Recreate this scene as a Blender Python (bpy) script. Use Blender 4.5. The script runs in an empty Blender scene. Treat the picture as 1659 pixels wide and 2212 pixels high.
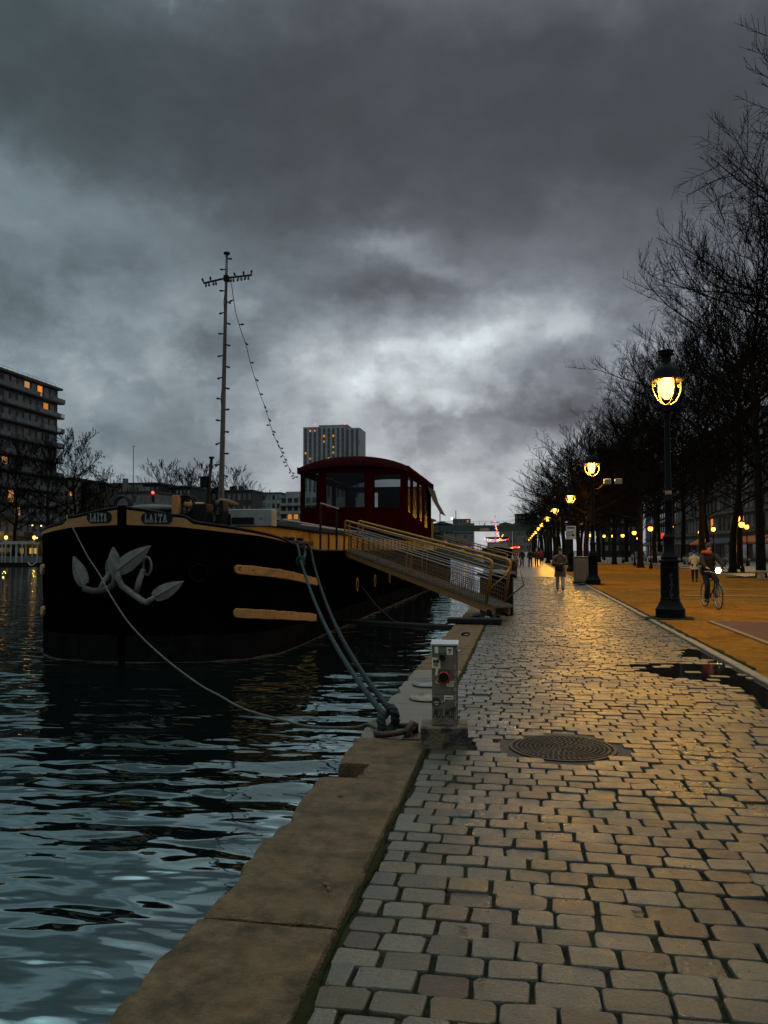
import bpy, bmesh, math, random
from mathutils import Vector, Matrix, noise as mnoise
R = math.radians
rnd = random.Random(7)
scene = bpy.context.scene
COL = scene.collection

# ------------------------------------------------------------------ camera constants (also used to work out real positions)
F_, CX_, CY_, H_ = 1726.0, 829.5, 1106.0, 1.65
PITCH = math.atan((1188-1106)/F_)
YAW = math.atan((1124-CX_)/(F_/math.cos(PITCH)))
_F = (-math.sin(YAW)*math.cos(PITCH), math.cos(YAW)*math.cos(PITCH), math.sin(PITCH))
_R = (math.cos(YAW), math.sin(YAW), 0)
_U = (_R[1]*_F[2]-_R[2]*_F[1], _R[2]*_F[0]-_R[0]*_F[2], _R[0]*_F[1]-_R[1]*_F[0])
def ray(x, y):
    a = (x-CX_)/F_; b = (CY_-y)/F_
    return [_F[i]+a*_R[i]+b*_U[i] for i in range(3)]
def gz(x, y, z=0.0):            # where the line of sight meets the level z
    d = ray(x, y); t = (z-H_)/d[2]
    return Vector((d[0]*t, d[1]*t, z))
def at(x, y, Y):                # where it meets the upright plane at distance Y along the quay
    d = ray(x, y); t = Y/d[1]
    return Vector((d[0]*t, Y, H_+d[2]*t))

# ------------------------------------------------------------------ mesh builder
class MB:
    def __init__(s): s.v = []; s.f = []; s.c = None
    def quad(s, a, b, c, d):
        n = len(s.v); s.v += [tuple(a), tuple(b), tuple(c), tuple(d)]; s.f.append((n, n+1, n+2, n+3)); return s
    def poly(s, pts):
        n = len(s.v); s.v += [tuple(p) for p in pts]; s.f.append(tuple(range(n, n+len(pts)))); return s
    def box(s, x0, x1, y0, y1, z0, z1, bev=0.0):
        if bev > 0:
            b = bev; n = len(s.v)
            for z, i in ((z0, b), (z0+b, 0), (z1-b, 0), (z1, b)):
                for p in ((x0+i, y0+b), (x0+b, y0+i), (x1-b, y0+i), (x1-i, y0+b), (x1-i, y1-b), (x1-b, y1-i), (x0+b, y1-i), (x0+i, y1-b)):
                    s.v.append((p[0], p[1], z))
            for k in range(3):
                for j in range(8):
                    a = n+k*8+j; c = n+k*8+(j+1) % 8
                    s.f.append((a, c, c+8, a+8))
            s.f.append(tuple(n+7-j for j in range(8))); s.f.append(tuple(n+24+j for j in range(8)))
            return s
        n = len(s.v)
        s.v += [(x0,y0,z0),(x1,y0,z0),(x1,y1,z0),(x0,y1,z0),(x0,y0,z1),(x1,y0,z1),(x1,y1,z1),(x0,y1,z1)]
        for q in ((0,3,2,1),(4,5,6,7),(0,1,5,4),(1,2,6,5),(2,3,7,6),(3,0,4,7)): s.f.append(tuple(n+i for i in q))
        return s
    def tube(s, path, rad, sides=8, cap=True, closed=False):
        P = [Vector(p) for p in path]; N = len(P); n0 = len(s.v)
        if not hasattr(rad, '__len__'): rad = [rad]*N
        up = None
        for i in range(N):
            if closed: t = P[(i+1) % N]-P[i-1]
            else: t = P[min(i+1, N-1)]-P[max(i-1, 0)]
            if t.length < 1e-9: t = Vector((0,0,1))
            t.normalize()
            if up is None:
                up = Vector((0,0,1)) if abs(t.z) < .9 else Vector((1,0,0))
            u = t.cross(up)
            if u.length < 1e-6: u = t.cross(Vector((0,1,0.3)))
            u.normalize(); w = u.cross(t).normalized(); up = w
            for k in range(sides):
                a = 2*math.pi*k/sides
                s.v.append(tuple(P[i]+(u*math.cos(a)+w*math.sin(a))*rad[i]))
        for i in range(N if closed else N-1):
            for k in range(sides):
                a = n0+i*sides+k; b = n0+i*sides+(k+1) % sides; j = ((i+1) % N)
                c = n0+j*sides+(k+1) % sides; d = n0+j*sides+k
                s.f.append((a, b, c, d))
        if cap and not closed:
            s.f.append(tuple(n0+k for k in reversed(range(sides))))
            s.f.append(tuple(n0+(N-1)*sides+k for k in range(sides)))
        return s
    def lathe(s, prof, cx=0, cy=0, cz=0, sides=24):
        n0 = len(s.v)
        for r, z in prof:
            for k in range(sides):
                a = 2*math.pi*k/sides; s.v.append((cx+r*math.cos(a), cy+r*math.sin(a), cz+z))
        for i in range(len(prof)-1):
            for k in range(sides):
                a = n0+i*sides+k; b = n0+i*sides+(k+1) % sides
                s.f.append((a, b, b+sides, a+sides))
        s.f.append(tuple(n0+k for k in reversed(range(sides))))
        s.f.append(tuple(n0+(len(prof)-1)*sides+k for k in range(sides)))
        return s
    def sphere(s, c, r, nu=10, nv=6):
        rx, ry, rz = (r, r, r) if not hasattr(r, '__len__') else r
        n0 = len(s.v)
        for i in range(nv+1):
            t = math.pi*i/nv
            for k in range(nu):
                a = 2*math.pi*k/nu
                s.v.append((c[0]+rx*math.sin(t)*math.cos(a), c[1]+ry*math.sin(t)*math.sin(a), c[2]-rz*math.cos(t)))
        for i in range(nv):
            for k in range(nu):
                a = n0+i*nu+k; b = n0+i*nu+(k+1) % nu
                s.f.append((a, b, b+nu, a+nu))
        return s
    def prism(s, pts, z0, z1):
        n = len(s.v); m = len(pts)
        for z in (z0, z1):
            for p in pts: s.v.append((p[0], p[1], z))
        s.f.append(tuple(n+i for i in reversed(range(m)))); s.f.append(tuple(n+m+i for i in range(m)))
        for i in range(m):
            j = (i+1) % m; s.f.append((n+i, n+j, n+m+j, n+m+i))
        return s
    def grid(s, pts):       # rows of points
        n = len(s.v); W = len(pts[0])
        for r in pts: s.v += [tuple(p) for p in r]
        for i in range(len(pts)-1):
            for j in range(W-1):
                a = n+i*W+j; s.f.append((a, a+1, a+W+1, a+W))
        return s
    def slab(s, pts, back):   # a grid sheet given a thickness: back(point) -> point
        s.grid(pts); n = len(s.v); W = len(pts[0]); Hh = len(pts); n0 = n-W*Hh
        s.v += [tuple(back(p)) for r in pts for p in r]
        for i in range(Hh-1):
            for j in range(W-1):
                a = n+i*W+j; s.f.append((a+W, a+W+1, a+1, a))
        ring = [j for j in range(W)]+[i*W+W-1 for i in range(1, Hh)]+[(Hh-1)*W+j for j in range(W-2, -1, -1)]+[i*W for i in range(Hh-2, 0, -1)]
        for k in range(len(ring)):
            a = ring[k]; b = ring[(k+1) % len(ring)]
            s.f.append((n0+b, n0+a, n+a, n+b))
        return s
    def xf(s, M):
        s.v = [tuple(M @ Vector(p)) for p in s.v]; return s

def rootloc(o):
    v = Vector((0,0,0))
    while o is not None:
        v += o.location; o = o.parent
    return v
def obj(name, mb, m, parent=None, smooth=False, local=False, kind=None, label=None, fix=False):
    me = bpy.data.meshes.new(name)
    vs = mb.v
    if parent is not None and not local:
        o_ = rootloc(parent); vs = [(p[0]-o_.x, p[1]-o_.y, p[2]-o_.z) for p in vs]
    me.from_pydata(vs, [], mb.f); me.validate()
    if smooth:
        me.polygons.foreach_set('use_smooth', [True]*len(me.polygons))
    if fix:
        bm = bmesh.new(); bm.from_mesh(me); bmesh.ops.recalc_face_normals(bm, faces=bm.faces[:]); bm.to_mesh(me); bm.free()
    if mb.c is not None and len(mb.c) == len(me.vertices):
        at_ = me.color_attributes.new('col', 'FLOAT_COLOR', 'POINT')
        at_.data.foreach_set('color', [x for c in mb.c for x in (c[0], c[1], c[2], 1.0)])
    me.update()
    o = bpy.data.objects.new(name, me); COL.objects.link(o)
    if m is not None: me.materials.append(m)
    if parent is not None: o.parent = parent
    if kind: o['kind'] = kind
    if label: o['label'] = label
    return o
def autosmooth(o, deg=40):
    me = o.data
    bm = bmesh.new(); bm.from_mesh(me)
    for f in bm.faces: f.smooth = True
    for e in bm.edges:
        if len(e.link_faces) == 2 and e.calc_face_angle(0) > R(deg): e.smooth = False
    bm.to_mesh(me); bm.free(); return o
def tag(o, label, cat, group=None):
    o['label'] = label; o['category'] = cat
    if group: o['group'] = group
    return o
def thing(name, label, cat, loc=(0,0,0), rotz=0, group=None):
    o = bpy.data.objects.new(name, None); COL.objects.link(o)
    o.location = loc; o.rotation_euler = (0,0,rotz); o.empty_display_size = .2
    return tag(o, label, cat, group)
def copy_tree(o, parent=None):
    c = o.copy(); COL.objects.link(c); c.parent = parent
    for ch in [x for x in KIDS(o)]: copy_tree(ch, c)
    return c
def KIDS(o): return list(o.children)
def struct(name, mb, m, smooth=False):
    return obj(name, mb, m, kind='structure', smooth=smooth)

# ------------------------------------------------------------------ materials
def mat(name, c, c2=None, scale=4.0, rough=.7, metal=0, spec=.5, bump=0.0, bscale=30.0, detail=6, rough2=None, contrast=(.35,.65), coat=0, emit=None, estr=0, alpha=None, stretch=None, stain=None, stain_scale=1.2, stain_at=(.52,.66)):
    m = bpy.data.materials.new(name); m.use_nodes = True
    nt = m.node_tree; N = nt.nodes; Lk = nt.links; N.clear()
    out = N.new('ShaderNodeOutputMaterial'); b = N.new('ShaderNodeBsdfPrincipled')
    Lk.new(b.outputs[0], out.inputs[0])
    b.inputs['Base Color'].default_value = (*c, 1); b.inputs['Roughness'].default_value = rough
    b.inputs['Metallic'].default_value = metal; b.inputs['Specular IOR Level'].default_value = spec
    b.inputs['Coat Weight'].default_value = coat
    tc = N.new('ShaderNodeTexCoord'); co = tc.outputs['Object']
    if stretch:
        mp = N.new('ShaderNodeMapping'); mp.inputs['Scale'].default_value = stretch; Lk.new(co, mp.inputs[0]); co = mp.outputs[0]
    base = None
    if c2 is not None:
        nz = N.new('ShaderNodeTexNoise'); nz.inputs['Scale'].default_value = scale; nz.inputs['Detail'].default_value = detail; nz.inputs['Roughness'].default_value = .65
        Lk.new(co, nz.inputs['Vector'])
        mr = N.new('ShaderNodeMapRange'); mr.inputs[1].default_value = contrast[0]; mr.inputs[2].default_value = contrast[1]
        Lk.new(nz.outputs[0], mr.inputs[0])
        mx = N.new('ShaderNodeMix'); mx.data_type = 'RGBA'; mx.inputs[6].default_value = (*c, 1); mx.inputs[7].default_value = (*c2, 1)
        Lk.new(mr.outputs[0], mx.inputs[0]); base = mx.outputs[2]
        if rough2 is not None:
            m2 = N.new('ShaderNodeMapRange'); m2.inputs[3].default_value = rough; m2.inputs[4].default_value = rough2
            Lk.new(mr.outputs[0], m2.inputs[0]); Lk.new(m2.outputs[0], b.inputs['Roughness'])
    if stain is not None:
        nz = N.new('ShaderNodeTexNoise'); nz.inputs['Scale'].default_value = stain_scale; nz.inputs['Detail'].default_value = 8; nz.inputs['Roughness'].default_value = .7
        Lk.new(co, nz.inputs['Vector'])
        mr = N.new('ShaderNodeMapRange'); mr.inputs[1].default_value = stain_at[0]; mr.inputs[2].default_value = stain_at[1]; Lk.new(nz.outputs[0], mr.inputs[0])
        mx = N.new('ShaderNodeMix'); mx.data_type = 'RGBA'; mx.inputs[6].default_value = (*c, 1); mx.inputs[7].default_value = (*stain, 1)
        if base is not None: Lk.new(base, mx.inputs[6])
        Lk.new(mr.outputs[0], mx.inputs[0]); base = mx.outputs[2]
    if base is not None: Lk.new(base, b.inputs['Base Color'])
    if bump:
        nb = N.new('ShaderNodeTexNoise'); nb.inputs['Scale'].default_value = bscale; nb.inputs['Detail'].default_value = 5
        Lk.new(co, nb.inputs['Vector'])
        bp = N.new('ShaderNodeBump'); bp.inputs['Strength'].default_value = min(1, bump*10); bp.inputs['Distance'].default_value = bump*.1
        Lk.new(nb.outputs[0], bp.inputs['Height']); Lk.new(bp.outputs[0], b.inputs['Normal'])
    if emit is not None:
        b.inputs['Emission Color'].default_value = (*emit, 1); b.inputs['Emission Strength'].default_value = estr
    if alpha is not None: b.inputs['Alpha'].default_value = alpha
    m.diffuse_color = (*c, 1)
    return m

class NT:        # tiny node arithmetic
    def __init__(s, nt): s.nt = nt
    def m(s, op, a, b=None, c=None, clamp=False):
        n = s.nt.nodes.new('ShaderNodeMath'); n.operation = op; n.use_clamp = clamp
        for i, x in enumerate((a, b, c)):
            if x is None: continue
            if isinstance(x, (int, float)): n.inputs[i].default_value = x
            else: s.nt.links.new(x, n.inputs[i])
        return n.outputs[0]
    def noise(s, vec, scale, detail=6, rough=.6, dist=0):
        n = s.nt.nodes.new('ShaderNodeTexNoise'); n.inputs['Scale'].default_value = scale; n.inputs['Detail'].default_value = detail
        n.inputs['Roughness'].default_value = rough; n.inputs['Distortion'].default_value = dist
        s.nt.links.new(vec, n.inputs['Vector']); return n.outputs[0]
    def ramp(s, x, a, b, c=0.0, d=1.0, smooth=False):
        n = s.nt.nodes.new('ShaderNodeMapRange')
        if smooth: n.interpolation_type = 'SMOOTHSTEP'
        for i, v in enumerate((a, b, c, d)): n.inputs[i+1].default_value = v
        s.nt.links.new(x, n.inputs[0]); return n.outputs[0]
    def mix(s, f, a, b):
        n = s.nt.nodes.new('ShaderNodeMix'); n.data_type = 'RGBA'
        for i, v in ((0, f), (6, a), (7, b)):
            if isinstance(v, (int, float)): n.inputs[i].default_value = v
            elif isinstance(v, tuple): n.inputs[i].default_value = (*v, 1)
            else: s.nt.links.new(v, n.inputs[i])
        return n.outputs[2]
    def comb(s, x, y, z):
        n = s.nt.nodes.new('ShaderNodeCombineXYZ')
        for i, v in enumerate((x, y, z)):
            if isinstance(v, (int, float)): n.inputs[i].default_value = v
            else: s.nt.links.new(v, n.inputs[i])
        return n.outputs[0]

# ------------------------------------------------------------------ camera, render settings
cam_d = bpy.data.cameras.new('camera'); cam = bpy.data.objects.new('camera', cam_d); COL.objects.link(cam)
cam_d.sensor_fit = 'VERTICAL'; cam_d.sensor_height = 24.0; cam_d.lens = 24.0*F_/2212.0
cam_d.clip_start = .05; cam_d.clip_end = 6000
M = Matrix((( _R[0], _U[0], -_F[0]), (_R[1], _U[1], -_F[1]), (_R[2], _U[2], -_F[2])))
cam.matrix_world = Matrix.Translation((0,0,H_)) @ M.to_4x4()
scene.camera = cam
scene.view_settings.view_transform = 'Standard'; scene.view_settings.look = 'None'
scene.view_settings.exposure = 0; scene.view_settings.gamma = 1
scene.render.engine = 'CYCLES'
cy = scene.cycles
cy.max_bounces = 6; cy.diffuse_bounces = 2; cy.glossy_bounces = 4; cy.transmission_bounces = 4; cy.transparent_max_bounces = 8
cy.use_denoising = True; cy.sample_clamp_indirect = 4.0
cy.caustics_reflective = False; cy.caustics_refractive = False

# ------------------------------------------------------------------ sky: dusk overcast with a bright break in the clouds
world = bpy.data.worlds.new("World"); scene.world = world; world.use_nodes = True
nt = world.node_tree; nt.nodes.clear(); W = NT(nt)
wout = nt.nodes.new('ShaderNodeOutputWorld')
tc = nt.nodes.new('ShaderNodeTexCoord'); D = tc.outputs['Generated']
sp = nt.nodes.new('ShaderNodeSeparateXYZ'); nt.links.new(D, sp.inputs[0])
dx, dy, dz = sp.outputs
az0 = W.m('MULTIPLY', W.m('ARCTAN2', dx, dy), 57.2958)
el0 = W.m('MULTIPLY', W.m('ARCSINE', dz), 57.2958)
den = W.m('ADD', W.m('MAXIMUM', dz, 0.0), .12)
cp = W.comb(W.m('DIVIDE', dx, den), W.m('DIVIDE', dy, den), 0.0)      # flat cloud deck seen in perspective
dd = W.comb(W.m('MULTIPLY', dx, 1.0), W.m('MULTIPLY', dy, 1.0), W.m('MULTIPLY', dz, 1.7))
n1 = W.noise(dd, 5.0, 7, .55, 0); n2 = W.noise(W.comb(W.m('ADD', dy, 3.7), W.m('ADD', dx, 1.3), W.m('MULTIPLY', dz, 1.7)), 5.0, 7, .55, 0)
n3 = W.noise(dd, 13.0, 7, .58, 0); n5 = W.noise(W.comb(W.m('ADD', dy, 1.7), dz, dx), 13.0, 7, .58, 0); n6 = W.noise(W.comb(dx, dy, W.m('MULTIPLY', dz, 1.55)), 6.5, 8, .56, 0); n4 = W.noise(cp, 1.3, 7, .6, .5)
az = W.m('ADD', az0, W.m('MULTIPLY', W.m('SUBTRACT', n1, .5), 7.0))
el = W.m('ADD', el0, W.m('MULTIPLY', W.m('SUBTRACT', n2, .5), 6.5))
az = W.m('ADD', az, W.m('MULTIPLY', W.m('SUBTRACT', n3, .5), 6.0))
el = W.m('ADD', el, W.m('MULTIPLY', W.m('SUBTRACT', n5, .5), 5.0))
def dirang(px, py):
    d = ray(px, py); l = math.sqrt(sum(c*c for c in d))
    return math.degrees(math.atan2(d[0], d[1])), math.degrees(math.asin(d[2]/l))
# brightness of the cloud deck with height above the horizon
def curve(x, pts):
    n = nt.nodes.new('ShaderNodeFloatCurve'); c = n.mapping.curves[0]
    n.mapping.extend = 'HORIZONTAL'
    lo, hi = pts[0][0], pts[-1][0]
    mx = max(p[1] for p in pts)
    while len(c.points) < len(pts): c.points.new(.5, .5)
    for p, (a, b) in zip(c.points, pts): p.location = ((a-lo)/(hi-lo), b/mx); p.handle_type = 'VECTOR'
    n.mapping.update()
    nt.links.new(W.ramp(x, lo, hi), n.inputs['Value']); return W.m('MULTIPLY', n.outputs[0], mx)
base = curve(el, [(-2,.38),(3,.37),(7,.335),(12,.295),(16,.235),(19,.180),(21.5,.145),(23.5,.102),(25.5,.082),(29,.074),(32.5,.080),(35.2,.12),(38.5,.66),(43,1.02),(90,1.08)])  # overhead part, out of view, is raised to light ground and water
BLOBS = [  # px, py, width, height (in photo px), brightness
 (850,790,200,85,.32),(1140,705,120,60,.18),(700,790,100,55,.09),(1010,740,80,50,.08),(700,745,110,55,.10),(1090,640,110,35,.09),(840,548,95,38,.13),(960,575,80,30,.07),(950,855,90,36,.16),(690,860,120,50,.07),
 (950,740,80,40,.08),(1260,660,45,40,.10),(240,845,140,55,.05),(50,430,170,95,.10),(310,470,130,55,.045),(560,650,60,40,.04),
 (840,625,150,30,-.05),(690,630,80,40,-.03),(862,852,52,20,-.15),(985,893,70,18,-.11),(770,830,40,20,-.05),(1070,775,50,15,-.07),
 (1150,875,85,42,-.10),(1225,825,80,60,-.10),(1310,770,70,85,-.09),(1250,900,110,45,-.07),
 (130,700,190,50,-.035),(420,720,70,60,-.025),(1480,560,150,160,-.03),(1420,960,170,60,-.02)]
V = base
for px, py, wx, wy, a in BLOBS:
    A_, E_ = dirang(px, py); k = 30.1
    u = W.m('DIVIDE', W.m('SUBTRACT', az, A_), wx/k); v = W.m('DIVIDE', W.m('SUBTRACT', el, E_), wy/k)
    q2 = W.m('ADD', W.m('MULTIPLY', u, u), W.m('MULTIPLY', v, v))
    if a < -.06 and wy > 40: q2 = W.m('MULTIPLY', q2, q2)
    g = W.m('EXPONENT', W.m('MULTIPLY', q2, -1.0))
    V = W.m('ADD', V, W.m('MULTIPLY', g, a))
V = W.m('MAXIMUM', V, .05)
top_ = W.ramp(el0, 24, 17, .30, 1.0)
V = W.m('MULTIPLY', V, W.ramp(n4, .3, .7, .95, 1.05))
V = W.m('MULTIPLY', V, W.m('ADD', 1.0, W.m('MULTIPLY', W.ramp(n6, .36, .64, -.27, .28), top_)))
low_ = W.ramp(el0, 24, 15)
b1 = W.m('MULTIPLY', W.m('SUBTRACT', W.ramp(n1, .455, .535, 0, 1, True), .5), .26)
b2 = W.m('MULTIPLY', W.m('SUBTRACT', W.ramp(n5, .46, .55, 0, 1, True), .5), .15)
V = W.m('MULTIPLY', V, W.m('ADD', 1.0, W.m('MULTIPLY', W.m('ADD', b1, b2), low_)))
V = W.m('MULTIPLY', V, W.ramp(n3, .3, .7, .92, 1.08))
V = W.m('MULTIPLY', V, W.ramp(el0, -3, -.5, .25, 1.0))
teal = W.ramp(az0, -34, -8, 0, 1)
tint = W.mix(teal, (.76,1.01,1.14), (.885,.975,1.13))
tint = W.mix(W.ramp(el0, 36, 46), tint, (.80,1.0,1.0))
hi_t = W.mix(W.m('MULTIPLY', W.ramp(V, .2, .5), W.ramp(el0, 40, 34)), tint, (.90,.99,1.05))
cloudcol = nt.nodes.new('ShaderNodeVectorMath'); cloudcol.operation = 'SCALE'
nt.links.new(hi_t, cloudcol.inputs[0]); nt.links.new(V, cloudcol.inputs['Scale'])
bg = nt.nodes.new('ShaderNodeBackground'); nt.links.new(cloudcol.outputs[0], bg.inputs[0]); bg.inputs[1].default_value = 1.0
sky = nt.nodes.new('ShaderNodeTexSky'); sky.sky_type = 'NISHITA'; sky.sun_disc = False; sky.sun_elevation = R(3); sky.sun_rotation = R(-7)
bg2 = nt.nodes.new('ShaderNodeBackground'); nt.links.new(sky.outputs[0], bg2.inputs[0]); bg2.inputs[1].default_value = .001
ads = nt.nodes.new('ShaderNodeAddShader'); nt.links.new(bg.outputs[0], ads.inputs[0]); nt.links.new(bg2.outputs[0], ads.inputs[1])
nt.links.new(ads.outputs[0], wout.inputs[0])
sl = bpy.data.lights.new('dusk_sun', 'SUN'); sl.energy = .04; sl.angle = R(40); sl.color = (.9,.95,1.0)
so = bpy.data.objects.new('dusk_sun', sl); COL.objects.link(so)
_a, _e = dirang(930, 760)
so.rotation_euler = Vector((-math.sin(R(_a))*math.cos(R(_e)), -math.cos(R(_a))*math.cos(R(_e)), -math.sin(R(_e)))).to_track_quat('-Z', 'Y').to_euler()
# ================================================================== GROUND
def nz2(x, y, s=1.0, seed=0.0): return mnoise.noise(Vector((x*s+seed, y*s-seed*.7, seed*1.3)))
WATER_Z = -1.0
CL, CR, KERB = -1.47, -0.80, 2.95
PUD = [(1.35,11.95),(1.868,12.25),(2.283,12.302),(2.752,12.536),(2.861,12.792),(2.417,12.921),(2.578,13.924),(2.796,14.208),(2.931,13.9),(2.94,12.6),(2.94,11.0),(2.94,9.7),(2.94,8.9),(2.7,8.6),(2.5,9.1),(2.62,9.8),(2.523,10.264),(2.43,10.512),(2.231,10.71),(2.08,10.828),(1.899,10.895),(1.813,11.187),(1.607,11.476)]
def in_poly(x, y, P):
    c = False; j = len(P)-1
    for i in range(len(P)):
        if (P[i][1] > y) != (P[j][1] > y) and x < (P[j][0]-P[i][0])*(y-P[i][1])/(P[j][1]-P[i][1])+P[i][0]: c = not c
        j = i
    return c
# --- materials
m_stone = bpy.data.materials.new('wet_cobble_stone'); m_stone.use_nodes = True
nt = m_stone.node_tree; W = NT(nt); b = nt.nodes['Principled BSDF']
at_ = nt.nodes.new('ShaderNodeAttribute'); at_.attribute_name = 'col'
tc = nt.nodes.new('ShaderNodeTexCoord'); co = tc.outputs['Object']
g1 = W.noise(co, 75, 6, .75); g2 = W.noise(co, 9, 5, .6); g3 = W.noise(co, 1.1, 5, .6)
dk_ = nt.nodes.new('ShaderNodeVectorMath'); dk_.operation = 'SCALE'; nt.links.new(at_.outputs['Color'], dk_.inputs[0]); dk_.inputs['Scale'].default_value = .5
lt_ = nt.nodes.new('ShaderNodeVectorMath'); lt_.operation = 'SCALE'; nt.links.new(at_.outputs['Color'], lt_.inputs[0]); lt_.inputs['Scale'].default_value = 1.35
c_ = W.mix(W.ramp(g1, .36, .64), dk_.outputs[0], lt_.outputs[0])
c_ = W.mix(W.ramp(g2, .5, .72, 0, .55), c_, W.mix(.5, at_.outputs['Color'], (.06,.048,.035)))
nt.links.new(c_, b.inputs['Base Color'])
rg = W.m('ADD', W.ramp(g2, .3, .7, .26, .46), W.ramp(g3, .35, .65, -.08, .14))
nt.links.new(rg, b.inputs['Roughness']); b.inputs['Specular IOR Level'].default_value = .48
bp = nt.nodes.new('ShaderNodeBump'); bp.inputs['Strength'].default_value = .8; bp.inputs['Distance'].default_value = .005
nt.links.new(W.m('ADD', g1, W.m('MULTIPLY', g2, 1.6)), bp.inputs['Height']); nt.links.new(bp.outputs[0], b.inputs['Normal'])
m_joint = mat('mossy_joint_soil', (.007,.0055,.0035), (.055,.036,.017), 22, .85, spec=.15, bump=.12, bscale=150, contrast=(.5,.68), stain=(.020,.026,.006), stain_scale=1.6, stain_at=(.46,.6))
m_coping = mat('worn_coping_stone', (.088,.054,.026), (.145,.094,.049), 11, .7, spec=.2, bump=.22, bscale=70, rough2=.8, stain=(.040,.029,.015), stain_scale=4.5, stain_at=(.46,.66))
m_coping_wet = mat('damp_coping_stone', (.060,.050,.036), (.105,.085,.06), 3, .38, spec=.5, bump=.05, bscale=110, rough2=.6, stain=(.035,.04,.018), stain_scale=1.5)
m_quaywall = mat('slimy_quay_wall', (.04,.036,.028), (.018,.02,.012), 3, .55, bump=.1, bscale=20)
m_sand = mat('stabilised_sand', (.31,.125,.021), (.20,.080,.014), 6, .95, spec=.0, bump=.06, bscale=160, stain=(.14,.055,.010), stain_scale=.8, stain_at=(.47,.70))
m_court = mat('red_brown_court', (.115,.036,.013), (.09,.028,.011), 1.5, .8, spec=.25, bump=.05, bscale=180)
m_paleline = mat('pale_border_stone', (.25,.135,.042), (.2,.105,.033), 6, .7, bump=.04)
m_kerb = mat('kerb_granite', (.19,.155,.11), (.13,.105,.075), 8, .55, bump=.06, bscale=60)
m_road = mat('grey_pavement', (.16,.155,.15), (.12,.115,.11), 1.2, .6, bump=.05, bscale=60)
m_moss = mat('dark_moss', (.018,.024,.006), (.03,.032,.01), 30, .95, spec=.1, bump=.25, bscale=150)
m_bed = mat('dark_ground', (.05,.048,.042), (.04,.036,.03), .4, .8)

# --- cobbles: every stone modelled to 50 m, then one sheet
STONE_COLS = [((.205,.195,.175),30),((.175,.17,.155),26),((.225,.205,.175),18),((.145,.14,.125),12),((.205,.155,.125),5),((.21,.17,.10),5),((.115,.088,.078),4),((.16,.175,.155),8)]
_pool = [c for c, w in STONE_COLS for _ in range(w)]
mb = MB(); mb.c = []
MAN = (.335, 6.92, .44)
def stone(x0, x1, y0, y1, z, lod, col):
    cx, cy_ = (x0+x1)/2, (y0+y1)/2; hx, hy = (x1-x0)/2, (y1-y0)/2
    r = min(hx, hy)*rnd.uniform(.16, .36)
    base = []
    pts = ((-hx, -hy+r), (-hx+r*.35, -hy+r*.3), (-hx+r, -hy), (hx-r, -hy), (hx-r*.35, -hy+r*.3), (hx, -hy+r), (hx, hy-r), (hx-r*.35, hy-r*.3), (hx-r, hy), (-hx+r, hy), (-hx+r*.35, hy-r*.3), (-hx, hy-r)) if lod == 0 else ((-hx, -hy+r*.7), (-hx+r*.7, -hy), (hx-r*.7, -hy), (hx, -hy+r*.7), (hx, hy-r*.7), (hx-r*.7, hy), (-hx+r*.7, hy), (-hx, hy-r*.7))
    j = .006
    base = [(p[0]+rnd.uniform(-j, j), p[1]+rnd.uniform(-j, j)) for p in pts]
    q_ = .03 if rnd.random() < .15 else .012; tx, ty = rnd.gauss(0, q_), rnd.gauss(0, q_)
    rings = ((1.0, -.09), (1.0, -.013), (.985, -.004), (.95, 0.0), (.5, .0012)) if lod == 0 else ((1.0, -.05), (1.0, -.008), (.92, 0.0))
    n = len(base); n0 = len(mb.v)
    for k, (sc, dz) in enumerate(rings):
        ins = (1-sc)
        for p in base:
            px, py = p[0]*(1-ins*.55)-math.copysign(ins*.035, p[0]), p[1]*(1-ins*.55)-math.copysign(ins*.028, p[1])
            if k == len(rings)-1 and lod == 0: px, py = p[0]*.55, p[1]*.5
            mb.v.append((cx+px, cy_+py, z+dz+(tx*px+ty*py if k else 0)))
            mb.c.append(col)
    for k in range(len(rings)-1):
        for i in range(n):
            a = n0+k*n+i; c = n0+k*n+(i+1) % n
            mb.f.append((a, c, c+n, a+n))
    mb.f.append(tuple(n0+(len(rings)-1)*n+i for i in range(n)))
y = 1.35; row = 0
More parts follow.
